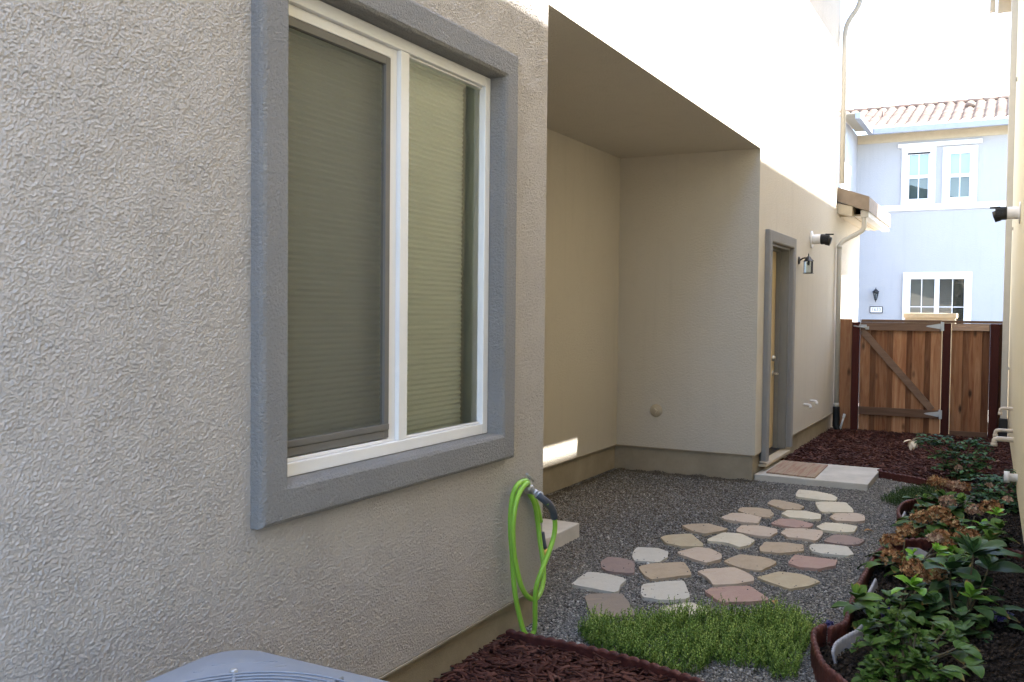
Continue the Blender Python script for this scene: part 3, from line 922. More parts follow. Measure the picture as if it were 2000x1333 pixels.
# ------------------------------------------------------------------ the house across the street
HF = thing('street_house', 'pale two storey house with clay tile roof across the street behind the gate', 'house', (-1.84, 28, 0))
def FB(name, mat, parent, boxes, bevel=0):
    m = MB()
    for q in boxes: m.box(q[0] + 1.84, q[1] + 1.84, q[2] - 28, q[3] - 28, q[4], q[5], bevel=bevel)
    return m.build(name, mat, parent)
wins = [(-0.52, 0.06, 4.71, 6.02, 2), (0.51, 1.08, 4.71, 5.98, 2), (-0.42, 1.02, 1.20, 2.60, 1)]
wb = []
xs = [-1.84, -0.52, 0.06, 0.51, 1.08, 9.0]
wb.append((-1.84, 9.0, 28, 28.25, -0.1, 1.20)); wb.append((-1.84, -0.42, 28, 28.25, 1.20, 2.60)); wb.append((1.02, 9.0, 28, 28.25, 1.20, 2.60))
wb.append((-1.84, 9, 28, 28.25, 2.60, 4.71)); wb.append((-1.84, -0.52, 28, 28.25, 4.71, 5.98)); wb.append((0.06, 0.51, 28, 28.25, 4.71, 5.98)); wb.append((1.08, 9, 28, 28.25, 4.71, 5.98))
wb.append((-1.84, 9, 28, 28.25, 5.98, 6.62))
wb.append((-6, -1.84, 25.2, 28.25, -0.1, 6.62))
FB('wall', M['stucco_far'], HF, wb)
FB('belt_course', M['white_trim'], HF, [(-1.835, 9, 27.95, 27.997, 4.44, 4.60)])
FB('frieze', M['cream_paint'], HF, [(-1.835, 9, 27.97, 27.998, 6.35, 6.61)])
tr = []
for (x0, x1, z0, z1, n) in wins:
    t = 0.14
    tr += [(x0 - t, x0, 27.94, 27.996, z0, z1), (x1, x1 + t, 27.94, 27.996, z0, z1), (x0 - t, x1 + t, 27.94, 27.996, z1, z1 + t)]
    tr.append((x0 - t, x1 + t, 27.93, 27.996, z0 - t * (0.75), z0))
    if x0 > 0.4: tr.append((-0.76, 1.32, 27.90, 27.996, 6.165, 6.27)); FB('window_trim', M['white_trim'], HF, tr); tr = []
FB('window_trim', M['white_trim'], HF, tr)
for (x0, x1, z0, z1, n) in wins:
    zc = (z0 + z1) / 2
    c = 0.05
    bx = [(x0, x0 + c, 28.0, 28.06, z0, z1), (x1 - c, x1, 28.0, 28.06, z0, z1), (x0 + c, x1 - c, 28.0, 28.06, z0, z0 + c), (x0 + c, x1 - c, 28.0, 28.06, z1 - c, z1)]
    xm = (x0 + x1) / 2
    if n == 2:
        bx += [(x0 + c, x1 - c, 28.0, 28.06, zc - 0.045, zc + 0.045), (xm - 0.012, xm + 0.012, 28.02, 28.05, z0 + c, zc - 0.046), (xm - 0.012, xm + 0.012, 28.02, 28.05, zc + 0.046, z1 - c)]
    else:
        bx += [(xm - 0.06, xm + 0.06, 28.0, 28.06, z0 + c, z1 - c), (x0 + c, xm - 0.061, 28.03, 28.05, 1.78, 1.80), (xm + 0.061, x1 - c, 28.03, 28.05, 1.78, 1.80)]
        for q in ((x0 + xm - 0.05) / 2, (x1 + xm + 0.05) / 2): bx += [(q - 0.01, q + 0.01, 28.028, 28.052, z0 + c, z1 - c)]
    wf = FB('window', M['vinyl'], HF, bx)
    m = MB(); m.quad((x0 + 1.84, 0.045, z0), (x1 + 1.84, 0.045, z0), (x1 + 1.84, 0.045, z1), (x0 + 1.84, 0.045, z1)); m.build('pane', M['far_glass'], wf)
    if n == 2:
        FB('shade', M['sky_reflection_shade'], wf, [(x0, x1, 28.10, 28.11, zc, z1)])  # pale blue panel stands in for the sky reflection in the upper sash
    else:
        sl = MB(); zz = z0 + 0.02
        while zz < z1:
            sl.quad((xm + 0.05 + 1.84, 0.10, zz), (x1 + 1.84, 0.10, zz), (x1 + 1.84, 0.125, zz + 0.032), (xm + 0.05 + 1.84, 0.125, zz + 0.032)); zz += 0.055
        sl.build('slat_blind', M['grey_paint'], wf)
    FB('room', M['room_dark'], wf, [(x0 - 0.05, x1 + 0.05, 28.26, 28.28, z0 - 0.05, z1 + 0.05)])
FB('gutter', M['gutter_blue'], HF, [(-1.36, 9.2, 27.36, 27.50, 6.50, 6.66), (-1.50, -1.36, 25.0, 27.50, 6.50, 6.66)], 0.012)
FB('eave', M['cream_paint'], HF, [(-1.36, 9.2, 27.50, 27.998, 6.625, 6.65), (-1.838, -1.50, 25.0, 27.5, 6.625, 6.65)])
# barrel tiles: a corrugated sheet stepped course by course
def tiles(x0, x1, y0, z0, y1, z1, pitch=0.27, course=0.36):
    nx = int((x1 - x0) / pitch * 10); L = math.hypot(y1 - y0, z1 - z0); nc = int(L / course)
    V = []; F = []
    for c in range(nc):
        for e_ in range(2):
            t = (c + e_) / nc
            lift = 0.03 if e_ == 0 else 0.0
            for i in range(nx + 1):
                x = x0 + (x1 - x0) * i / nx
                ph = (x / pitch) % 1.0
                hgt = 0.042 * math.sqrt(max(0, 1 - ((ph - 0.36) / 0.36) ** 2)) if ph < 0.72 else -0.02 * math.sin((ph - 0.72) / 0.28 * math.pi)
                V.append((x + 1.84, y0 + (y1 - y0) * t - 28, z0 + (z1 - z0) * t + hgt + lift))
        o_ = c * 2 * (nx + 1)
        for i in range(nx): F.append((o_ + i, o_ + i + 1, o_ + nx + 2 + i, o_ + nx + 1 + i))
        if c:
            p_ = o_ - (nx + 1)
            for i in range(nx): F.append((p_ + i, p_ + i + 1, o_ + i + 1, o_ + i))
    return V, F
V1, F1 = tiles(-6.0, 9.2, 27.36, 6.66, 31.0, 7.90)
np_mesh('roof', V1, np.array(F1), M['tile'], HF, smooth=False)
rg = MB()
x = -6.0
while x < 9.2:
    rg.tube([(x + 1.84, 3.0, 7.92), (x + 0.42 + 1.84, 3.0, 7.932)], [0.075, 0.085], 10); x += 0.40
rg.build('ridge_tile', M['tile'], HF)
m = MB(); m.lathe([(0.10, 0), (0.10, 0.30), (0.14, 0.30), (0.12, 0.40), (0, 0.42)], (0.94 + 1.84, 1.7, 7.2), (0, 0, 1), 16); m.build('roof_vent', M['tile'], HF)
m = MB(); m.tube([(-1.35 + 1.84, 1.4, 7.1), (-1.35 + 1.84, 1.4, 7.55)], 0.035, 8); m.build('vent_pipe', M['tile'], HF)

# ------------------------------------------------------------------ gate and fence
def planks(m, x0, x1, y, z0, z1, wd, th=0.018, over=0.018):
    """board on board: every second plank sits in front"""
    x = x0; k = 0
    while x < x1 - 0.02:
        w_ = wd * random.uniform(0.9, 1.1)
        e_ = min(x + w_, x1)
        dy = 0.0 if k % 2 else -th - 0.001
        m.box(x - (over if k % 2 == 0 and k else 0), e_ + (over if k % 2 == 0 and e_ < x1 else 0), y + dy, y + dy + th,
              z0 - random.uniform(0, 0.008), z1, tone=random.uniform(0.35, 1.0) if k % 2 == 0 else random.uniform(0.0, 0.45), bevel=0.002)
        x = e_; k += 1
GY = 13.0
gate = thing('wooden_gate', 'cedar board gate with diagonal brace, strap hinges and latch between red posts', 'gate', (0.80, GY, 0))
def rel(pts, o): return [tuple(Vector(p) - Vector(o)) for p in pts]
def GB(name, mat, boxes, parent=gate, bevel=0.003, org=None, tones=None):
    m = MB(); o = org or parent.location
    for i, q in enumerate(boxes):
        m.box(q[0] - o[0], q[1] - o[0], q[2] - o[1], q[3] - o[1], q[4] - o[2], q[5] - o[2], tone=(tones[i] if tones else random.random()), bevel=bevel)
    return m.build(name, mat, parent)
m = MB(); planks(m, 0.317 - 0.80, 1.292 - 0.80, 0.03, 0.03, 1.455, 0.112)
m.build('board_panel', M['cedar'], gate)
GB('rail', M['cedar_rail'], [(0.335, 1.29, GY - 0.028, GY + 0.010, 1.352, 1.452)], tones=[0.5])
GB('rail', M['cedar_rail'], [(0.32, 1.29, GY - 0.028, GY + 0.010, 0.245, 0.345)], tones=[0.2])
m = MB()
A = Vector((0.345, GY - 0.010, 1.345)); B = Vector((1.20, GY - 0.010, 0.352))
d = (B - A); L = d.length; an = math.atan2(d.z, d.x)
MX = Matrix.Translation((A + B) / 2 - Vector(gate.location)) @ Matrix.Rotation(-an, 4, 'Y')
m.box(-L / 2, L / 2, -0.016, 0.017, -0.042, 0.042, tone=0.55, bevel=0.003, M=MX)
m.build('brace', M['cedar_rail'], gate)
for zc in (1.415, 0.30):
    m = MB()
    o = gate.location
    v = [m.bm.verts.new((x - o.x, GY - 0.034 - o.y, z)) for x, z in ((1.285, zc - 0.036), (1.285, zc + 0.036), (1.13, zc + 0.009), (1.11, zc), (1.13, zc - 0.009))]
    f_ = m.bm.faces.new(v); r_ = bmesh.ops.extrude_face_region(m.bm, geom=[f_])
    for q in r_['geom']:
        if isinstance(q, bmesh.types.BMVert): q.co.y += 0.004
    m.box(1.29 - o.x, 1.322 - o.x, GY - 0.060 - o.y, GY - 0.055 - o.y, zc - 0.055, zc + 0.055)
    m.tube([(1.289 - o.x, GY - 0.045 - o.y, zc - 0.06), (1.289 - o.x, GY - 0.045 - o.y, zc + 0.06)], 0.007, 8)
    m.build('hinge', M['galvanised'], gate)
m = MB(); o = gate.location
m.box(0.30 - o.x, 0.40 - o.x, GY - 0.045 - o.y, GY - 0.030 - o.y, 1.395, 1.425, bevel=0.003)
m.tube(rel([(0.24, GY - 0.055, 1.405), (0.34, GY - 0.055, 1.39), (0.42, GY - 0.05, 1.385)], o), 0.009, 8)
m.tube(rel([(0.325, GY - 0.05, 1.36), (0.325, GY - 0.06, 1.42), (0.33, GY - 0.05, 1.47), (0.33, GY - 0.04, 1.50)], o), 0.006, 8)
m.box(0.385 - o.x, 0.43 - o.x, GY - 0.05 - o.y, GY - 0.030 - o.y, 1.36, 1.40, bevel=0.003)
m.build('latch', M['galvanised'], gate)
GB('cap', M['cedar_rail'], [(0.32, 1.292, GY - 0.035, GY + 0.055, 1.457, 1.492)], tones=[0.35])

side = thing('wooden_fence', 'narrow cedar board panel between the two dark red posts right of the gate', 'fence', (1.63, GY, 0))
m = MB(); planks(m, 1.409 - 1.63, 1.840 - 1.63, 0.03, 0.02, 1.455, 0.105); m.build('board_panel', M['cedar'], side)
GB('rail', M['cedar_rail'], [(1.412, 1.832, GY - 0.028, GY + 0.010, 1.365, 1.452)], side)
GB('cap', M['cedar_rail'], [(1.296, 1.995, GY - 0.035, GY + 0.055, 1.459, 1.490)], side)
GB('kickboard', M['cedar_rail'], [(1.412, 1.832, GY - 0.016, GY + 0.008, 0.02, 0.10)], side, tones=[0.1])
lb = thing('fence_board', 'orange cedar filler board between the downspout and the latch post', 'board', (0.15, GY, 0))
m = MB(); m.box(-0.105, 0.066, 0.0, 0.022, 0.0, 1.495, tone=0.75, bevel=0.003); m.build('board', M['cedar'], lb)
for (x0, x1, lab) in ((0.222, 0.312, 'dark red latch post at the left side of the gate'), (1.305, 1.398, 'dark red hinge post between gate and narrow panel'), (1.842, 1.945, 'dark red end post beside the neighbour downspout')):
    m = MB(); m.box(x0, x1, GY - 0.045, GY + 0.05, -0.05, 1.456, tone=random.uniform(0.3, 0.8), bevel=0.006)
    tag(m.build('gate_post', M['red_post']), lab, 'post', 'dark red fence posts')
m = MB(); m.box(1.90, 2.03, GY + 0.055, GY + 0.073, 0.0, 1.455, tone=0.1, bevel=0.002)
tag(m.build('fence_board', M['cedar']), 'dark filler board squeezed between end post and neighbour wall', 'board')
# pale timber lid showing over the gate
bx = thing('timber_bin', 'sunlit pale timber bin top showing above the gate', 'bin', (1.06, 14.5, 0))
m = MB(); m.box(-0.34, 0.34, -0.25, 0.25, 1.515, 1.585, bevel=0.008); m.build('lid', M['sunlit_wood'], bx)
m = MB(); m.box(-0.32, 0.32, -0.23, 0.23, -0.1, 1.514, bevel=0.004); m.build('body', M['sunlit_wood'], bx)

# ------------------------------------------------------------------ fittings on the walls
def vent(loc, label, sgn):
    t = thing('wall_vent', label, 'vent', loc)
    m = MB(); m.lathe([(0, 0.012), (0.06, 0.012), (0.095, 0.010), (0.10, 0.004), (0.10, 0.0)], (0, 0, 0), (sgn, 0, 0), 32)
    m.build('flange', M['pvc'], t)
    m = MB(); m.lathe([(0.056, 0.008), (0.056, 0.115), (0.050, 0.115)], (0, 0, 0), (sgn, 0, 0), 28); m.build('pipe', M['pvc'], t)
    m = MB()
    m.lathe([(0.054, 0.10), (0.060, 0.112), (0.060, 0.185), (0.054, 0.20), (0.04, 0.20), (0.036, 0.16), (0, 0.155)], (0, 0, 0), (sgn, 0, 0), 28)
    # hood peak at the top and drooping lip
    m.prism([(sgn * 0.16, -0.045), (sgn * 0.245, -0.012), (sgn * 0.245, 0.012), (sgn * 0.16, 0.045)], 0.046, 0.060)
    m.lathe([(0.052, 0.0), (0.050, 0.05), (0.0, 0.054)], (sgn * 0.165, 0, -0.016), (sgn * 0.95, 0, -0.3), 20)
    for k in range(5): m.box(sgn * 0.13 if sgn > 0 else -0.20, sgn * 0.20 if sgn > 0 else -0.13, -0.063, -0.060, -0.03 + k * 0.014, -0.025 + k * 0.014)
    m.build('hood', M['black_plastic'], t)
    return t
vent((0.002, 11.18, 2.415), 'white flue vent with black hood on the left wall above the lantern', 1)
vent((xr(9.6) - 0.002, 9.6, 2.485), 'white flue vent with black hood sticking out of the neighbour wall', -1)

def lantern(loc, sgn_axis, label, s=1.0, style='box'):
    """wall lantern; axis is the direction away from the wall"""
    t = thing('wall_lantern', label, 'lantern', loc)
    ax = Vector(sgn_axis)
    rot = ax.to_track_quat('X', 'Z').to_matrix().to_4x4()
    if abs(ax.x) > 0.5: t.rotation_euler = (0, 0, 0)
    else: t.rotation_euler = (0, 0, math.atan2(ax.y, ax.x))
    t.scale = (s, s, s)
    m = MB(); m.lathe([(0, 0.018), (0.035, 0.016), (0.048, 0.006), (0.05, 0)], (0, 0, 0), (1, 0, 0), 24)
    m.tube(smooth_path([(0.01, 0, 0.0), (0.05, 0, 0.025), (0.09, 0, 0.03), (0.115, 0, 0.02)], 0.01), 0.010, 10)
    m.build('bracket', M['black_metal'], t)
    if style == 'box':
        m = MB(); m.lathe([(0.0, 0.09), (0.006, 0.075), (0.008, 0.05), (0.02, 0.045), (0.035, 0.02), (0.062, -0.005), (0.066, -0.012), (0, -0.012)], (0.115, 0, 0), (0, 0, 1), 4)
        m.lathe([(0.0, 0.085), (0.006, 0.07), (0.006, 0.04)], (0.115, 0, 0), (0, 0, 1), 10)
        m.build('cap', M['black_metal'], t)
        m = MB(); a = 0.042
        for sx in (-a, a):
            for sy in (-a, a): m.box(0.115 + sx - 0.004, 0.115 + sx + 0.004, sy - 0.004, sy + 0.004, -0.15, -0.012)
        m.box(0.115 - a - 0.012, 0.115 + a + 0.012, -a - 0.012, a + 0.012, -0.160, -0.150, bevel=0.002)
        m.lathe([(0.012, -0.012), (0.018, -0.03), (0.012, -0.06), (0, -0.06)], (0.115, 0, 0), (0, 0, 1), 12)
        m.build('cage', M['black_metal'], t)
        m = MB(); b = a - 0.003
        for q in (((-b, -b), (b, -b)), ((b, -b), (b, b)), ((b, b), (-b, b)), ((-b, b), (-b, -b))):
            (x0, y0), (x1, y1) = q
            m.quad((0.115 + x0, y0, -0.15), (0.115 + x1, y1, -0.15), (0.115 + x1, y1, -0.014), (0.115 + x0, y0, -0.014))
        m.build('glass', M['lantern_glass'], t)
    else:
        m = MB(); m.lathe([(0, 0.12), (0.008, 0.10), (0.012, 0.07), (0.03, 0.06), (0.05, 0.035), (0.085, 0.005), (0.085, -0.005), (0, -0.005)], (0.115, 0, 0), (0, 0, 1), 6)
        m.build('cap', M['black_metal'], t)
        m = MB()
        for k in range(6):
            an = k * math.pi / 3
            m.tube([(0.115 + 0.075 * math.cos(an), 0.075 * math.sin(an), -0.005), (0.115 + 0.03 * math.cos(an), 0.03 * math.sin(an), -0.19)], 0.006, 6)
        m.lathe([(0.034, -0.19), (0.03, -0.21), (0.01, -0.225), (0.008, -0.26), (0, -0.27)], (0.115, 0, 0), (0, 0, 1), 12)
        m.build('cage', M['black_metal'], t)
        m = MB(); m.lathe([(0.068, -0.006), (0.028, -0.19)], (0.115, 0, 0), (0, 0, 1), 6); m.build('glass', M['lantern_glass'], t)
    return t
lantern((0.002, 10.46, 2.135), (1, 0, 0), 'small black box lantern on the left wall beside the door', 0.9, 'box')
lantern((-1.25, 27.992, 2.20), (0, -1, 0), 'black tapered carriage lantern on the pale house across the street', 1.1, 'taper')

# house number plate across the street
np_ = thing('number_plate', 'white four digit house number plate in black frame on the pale house', 'sign', (-1.24, 27.998, 1.70))
m = MB()
m.box(-0.17, 0.17, -0.03, -0.001, 0.075, 0.092); m.box(-0.17, 0.17, -0.03, -0.001, -0.092, -0.075); m.box(-0.17, -0.153, -0.03, -0.001, -0.075, 0.075); m.box(0.153, 0.17, -0.03, -0.001, -0.075, 0.075)
m.build('frame', M['black_metal'], np_)
m = MB(); m.box(-0.153, 0.153, -0.018, -0.001, -0.075, 0.075); m.build('panel', M['vinyl'], np_)
cu = bpy.data.curves.new('digits', 'FONT'); cu.body = '1633'; cu.size = 0.125; cu.align_x = 'CENTER'; cu.align_y = 'CENTER'; cu.extrude = 0.002
to = bpy.data.objects.new('digits', cu); COL.objects.link(to)
dg = bpy.context.evaluated_depsgraph_get(); me = bpy.data.meshes.new_from_object(to.evaluated_get(dg))
bpy.data.objects.remove(to); me.materials.clear(); me.materials.append(M['grey_paint'])
dgo = bpy.data.objects.new('digits', me); link(dgo, np_); dgo.rotation_euler = (math.pi / 2, 0, 0); dgo.location = (0, -0.021, 0)

# capped cleanout on the return wall
co = thing('cleanout_cap', 'round beige cleanout cap low on the shaded return wall of the recess', 'pipe cap', (-0.955, Y2 - 0.001, 0.605))
m = MB(); m.lathe([(0, 0.028), (0.048, 0.028), (0.054, 0.022), (0.054, 0.010), (0.062, 0.008), (0.062, 0)], (0, 0, 0), (0, -1, 0), 28); m.build('cap', M['cream_paint'], co)
m = MB(); m.box(-0.017, 0.017, -0.048, -0.027, -0.017, 0.017, bevel=0.003, M=Matrix.Rotation(0.6, 4, 'Y')); m.build('lug', M['cream_paint'], co)

def elbow(loc, path, r, mat, label, group=None, name='drain_pipe'):
    m = MB(); m.tube(smooth_path(path, 0.012), r, 14)
    p0, p1 = Vector(path[0]), Vector(path[1]); dd_ = (p1 - p0).normalized()
    e0, e1 = Vector(path[-1]), Vector(path[-2]); de = (e0 - e1).normalized()
    m.lathe([(r, -0.03), (r * 1.22, -0.03), (r * 1.22, 0.0), (r * 0.8, 0.0), (r * .8, -0.01), (0, -0.01)], e0, de, 16)
    o = m.build(name, mat)
    c = Vector(loc)
    o.data.transform(Matrix.Translation(-c)); o.location = c
    return tag(o, label, 'pipe', group)
for (y, z, lab) in ((10.93, 0.525, 'white pipe stub on the left wall, the one nearer the door'), (11.32, 0.535, 'white pipe stub on the left wall, the one nearer the gate')):
    elbow((0, y, z), [(-0.01, y, z), (0.05, y, z), (0.068, y, z - 0.004), (0.075, y, z - 0.02), (0.075, y, z - 0.04)], 0.014, M['pvc'], lab, 'white pipe stubs on the left wall')
for (y, z, r, L, lab) in ((10.6, 0.625, 0.016, 0.11, 'thin cream pipe elbow highest on the neighbour wall'), (10.2, 0.445, 0.018, 0.15, 'cream pipe elbow in the middle of the neighbour wall cluster'), (9.9, 0.395, 0.024, 0.16, 'thick cream pipe elbow lowest on the neighbour wall')):
    x = xr(y)
    elbow((x, y, z), [(x + 0.02, y, z), (x - L + 0.03, y, z), (x - L + 0.008, y, z - 0.006), (x - L, y, z - 0.03), (x - L, y, z - 0.07)], r, M['pvc_cream'], lab)
m = MB(); m.tube([(0.10, 12.86, 0.0), (0.16, 12.84, 0.22)], 0.013, 10); m.lathe([(0.017, 0), (0.017, 0.05), (0, 0.05)], (0.155, 12.842, 0.20), (0.06, -0.02, 0.22), 12)
o = m.build('irrigation_riser', M['pvc']); tag(o, 'thin white irrigation riser leaning beside the black drain boot', 'pipe')
m = MB(); x = xr(8.2); m.lathe([(0.03, 0), (0.03, 0.06), (0.045, 0.06), (0.045, 0.10), (0, 0.10)], (x + 0.005, 8.2, 0.30), (-1, 0, 0), 18)
tag(m.build('pipe_fitting', M['pvc']), 'stubby white pipe fitting low on the neighbour wall behind the rose', 'pipe')

# hose bib and garden hose
hb = thing('hose_bib', 'pewter hose tap with round handle near the house corner', 'tap', (0.0, 3.90, 0.712))
m = MB()
m.lathe([(0, 0.012), (0.028, 0.012), (0.034, 0.004), (0.034, -0.004)], (0, 0.0, 0), (1, 0, 0), 20)
m.tube([(0.0, 0, 0), (0.05, 0.0, 0.002)], 0.016, 14)
m.lathe([(0, -0.024), (0.018, -0.020), (0.023, -0.005), (0.022, 0.012), (0.014, 0.022), (0, 0.024)], (0.058, 0.0, 0.002), (0, 0, 1), 18)
m.tube([(0.058, 0, 0.0), (0.092, -0.014, -0.004), (0.118, -0.032, -0.012)], [0.015, 0.015, 0.017], 14)
m.build('body', M['pewter'], hb)
m = MB(); m.tube([(0.058, 0, 0.02), (0.058, 0.004, 0.05)], 0.008, 10); m.lathe([(0.014, 0), (0.014, 0.012), (0, 0.012)], (0.058, 0.001, 0.022), (0, 0.06, 1), 8); m.build('stem', M['pewter'], hb)
m = MB()
c = Vector((0.060, 0.005, 0.055))
m.tube([tuple(c + Vector((0.004, -0.042, 0.024))), tuple(c), tuple(c + Vector((-0.004, 0.042, -0.020)))], [0.006, 0.009, 0.006], 10)
m.build('handle', M['galvanised'], hb)

HP = [(0.135, 3.849, 0.692), (0.15, 3.9, 0.661), (0.15, 3.968, 0.607), (0.145, 4.004, 0.536), (0.14, 3.999, 0.475), (0.14, 3.939, 0.403), (0.135, 3.88, 0.338), (0.12, 3.858, 0.262), (0.11, 3.87, 0.173), (0.1, 3.892, 0.093), (0.09, 3.903, 0.045), (0.09, 3.86, 0.032), (0.085, 3.811, 0.066), (0.07, 3.792, 0.141), (0.06, 3.763, 0.254), (0.05, 3.76, 0.349), (0.045, 3.757, 0.443), (0.045, 3.74, 0.541), (0.05, 3.729, 0.626), (0.06, 3.728, 0.71), (0.075, 3.738, 0.756), (0.075, 3.788, 0.769), (0.07, 3.855, 0.758), (0.03, 3.949, 0.690), (0.035, 4.003, 0.623), (0.035, 4.039, 0.529), (0.05, 4.039, 0.43), (0.07, 4.029, 0.348), (0.08, 4.021, 0.276), (0.09, 3.98, 0.226), (0.1, 3.916, 0.203), (0.1, 3.862, 0.208), (0.1, 3.804, 0.24), (0.095, 3.756, 0.297), (0.085, 3.733, 0.372), (0.08, 3.71, 0.458), (0.08, 3.698, 0.554), (0.085, 3.697, 0.636), (0.09, 3.716, 0.703), (0.09, 3.76, 0.742), (0.085, 3.826, 0.757), (0.028, 3.959, 0.7), (0.025, 4.046, 0.614), (0.03, 4.083, 0.52), (0.04, 4.087, 0.444)]
gh = thing('garden_hose', 'lime green garden hose looped over the tap on the house wall', 'hose', (0.06, 3.9, 0.3))
def off(P, o=(0.06, 3.9, 0.3)): return [Vector(p) - Vector(o) for p in P]
m = MB(); m.tube(smooth_path(off(HP[1:-1]), 0.012), 0.0118, 14); m.build('tube', M['hose'], gh)
m = MB()
sl = smooth_path(off([(0.118, 3.868, 0.700), (0.135, 3.880, 0.682), (0.15, 3.918, 0.652), (0.1505, 3.966, 0.610), (0.147, 3.990, 0.572)]), 0.006)
m.tube(sl, [0.0165 + (0.0012 if i % 2 else 0) for i in range(len(sl))], 14)
m.build('sleeve', M['hose_grey'], gh); m = MB()
eb = smooth_path(off([(0.036, 4.087, 0.47), (0.04, 4.088, 0.43), (0.045, 4.092, 0.39)]), 0.008)
m.tube(eb, [0.0125 + 0.004 * i / len(eb) for i in range(len(eb))], 14)
m.build('sleeve', M['hose_grey'], gh)
m = MB(); m.lathe([(0.0, 0), (0.019, 0), (0.020, 0.012), (0.017, 0.03), (0, 0.03)], off([(0.108, 3.872, 0.700)])[0], (0.6, 0.4, -0.25), 16); m.build('coupling', M['pewter'], gh)
m = MB(); m.lathe([(0.0125, 0), (0.019, 0.008), (0.0205, 0.024), (0.019, 0.034), (0.012, 0.034), (0.012, 0.01), (0, 0.01)], off([(0.046, 4.094, 0.385)])[0], (0.12, 0.25, -0.9), 18); m.build('connector', M['brass'], gh)

# ------------------------------------------------------------------ air conditioner in the foreground
ac = thing('air_conditioner', 'grey outdoor air conditioner unit with round wire fan guard in the foreground', 'air conditioner', (0.775, 1.275, 0))
def rrect(hw, hh, r, n=8, dx=0, dy=0):
    P = []
    for cx, cy, a0 in ((hw - r, hh - r, 0), (-hw + r, hh - r, 90), (-hw + r, -hh + r, 180), (hw - r, -hh + r, 270)):
        for k in range(n + 1):
            a_ = math.radians(a0 + 90 * k / n); P.append((cx + r * math.cos(a_) + dx, cy + r * math.sin(a_) + dy))
    return P
AZ = 0.75
m = MB()
outer = rrect(0.375, 0.375, 0.10, 16)
n = len(outer)
def circ(r, n=n): 
    return [(r * math.cos(math.atan2(y, x)), r * math.sin(math.atan2(y, x))) for x, y in outer]
rings = [[(x, y, AZ - 0.10) for x, y in outer], [(x, y, AZ - 0.025) for x, y in outer], [(x * 0.985, y * 0.985, AZ - 0.006) for x, y in outer], [(x * 0.955, y * 0.955, AZ) for x, y in outer],
         [(x, y, AZ + 0.004) for x, y in circ(0.318)], [(x, y, AZ + 0.002) for x, y in circ(0.308)], [(x, y, AZ - 0.03) for x, y in circ(0.300)], [(x, y, AZ - 0.16) for x, y in circ(0.300)]]
vs = [[m.bm.verts.new(p) for p in r] for r in rings]
for a_, b_ in zip(vs[:-1], vs[1:]):
    for k in range(n):
        f_ = m.bm.faces.new((a_[k], a_[(k + 1) % n], b_[(k + 1) % n], b_[k])); f_.smooth = True
m.build('top_cover', M['ac'], ac)
m = MB()
for a_, b_ in (((-0.30, 0.235), (-0.19, 0.325)), ((-0.305, 0.185), (-0.155, 0.315))): m.tube([(a_[0], a_[1], AZ + 0.0008), (b_[0], b_[1], AZ + 0.0008)], 0.0022, 6)
m.build('rib', M['ac'], ac)
m = MB()
for r in np.linspace(0.05, 0.293, 13):
    m.tube([(r * math.cos(t), r * math.sin(t), AZ + 0.022 - 0.012 * (r / 0.3) ** 2) for t in np.linspace(0, 2 * math.pi, 97)], 0.0022, 6, caps=False)
for k in range(8):
    t = math.pi * k / 4 + 2.356
    m.tube([(r * math.cos(t), r * math.sin(t), AZ + 0.024 - 0.018 * (r / 0.3) ** 2) for r in np.linspace(0.04, 0.318, 8)], 0.0042, 8)
m.lathe([(0, 0.02), (0.05, 0.018), (0.055, 0.0)], (0, 0, AZ + 0.005), (0, 0, 1), 24)
m.build('fan_guard', M['ac'], ac)
for k in range(4):
    t = math.pi * k / 2 + 2.356
    m = MB(); m.lathe([(0, 0.008), (0.006, 0.008), (0.009, 0.004), (0.009, 0)], (0.318 * math.cos(t), 0.318 * math.sin(t), AZ + 0.004), (0, 0, 1), 12); m.build('screw', M['galvanised'], ac)
m = MB()
for k in range(3):
    t = k * 2 * math.pi / 3
    ca, sa = math.cos(t), math.sin(t)
    P = [(0.05, -0.05, -0.02), (0.27, -0.11, -0.05), (0.28, 0.08, 0.02), (0.05, 0.05, 0.02)]
    for dz in (0, -0.004): m.quad(*[(x * ca - y * sa, x * sa + y * ca, AZ - 0.10 + z + dz) for x, y, z in P])
m.lathe([(0.06, -0.05), (0.06, 0.03), (0, 0.04)], (0, 0, AZ - 0.10), (0, 0, 1), 20)
m.build('fan', M['ac_dark'], ac)
m = MB(); m.prism(rrect(0.345, 0.345, 0.08), 0.06, AZ - 0.30); m.build('coil', M['ac_dark'], ac)
m = MB(); z = 0.10
while z < AZ - 0.12:
    P = rrect(0.365, 0.365, 0.095); Q = rrect(0.352, 0.352, 0.085)
    a_ = [m.bm.verts.new((x, y, z)) for x, y in P]; b_ = [m.bm.verts.new((x, y, z + 0.016)) for x, y in Q]
    for k in range(len(P)): m.bm.faces.new((a_[k], a_[(k + 1) % len(P)], b_[(k + 1) % len(P)], b_[k]))
    z += 0.02
m.build('louvres', M['ac'], ac)
m = MB(); m.prism(rrect(0.37, 0.37, 0.09), 0.0, 0.06, bevel=0.01); m.build('base', M['ac'], ac)

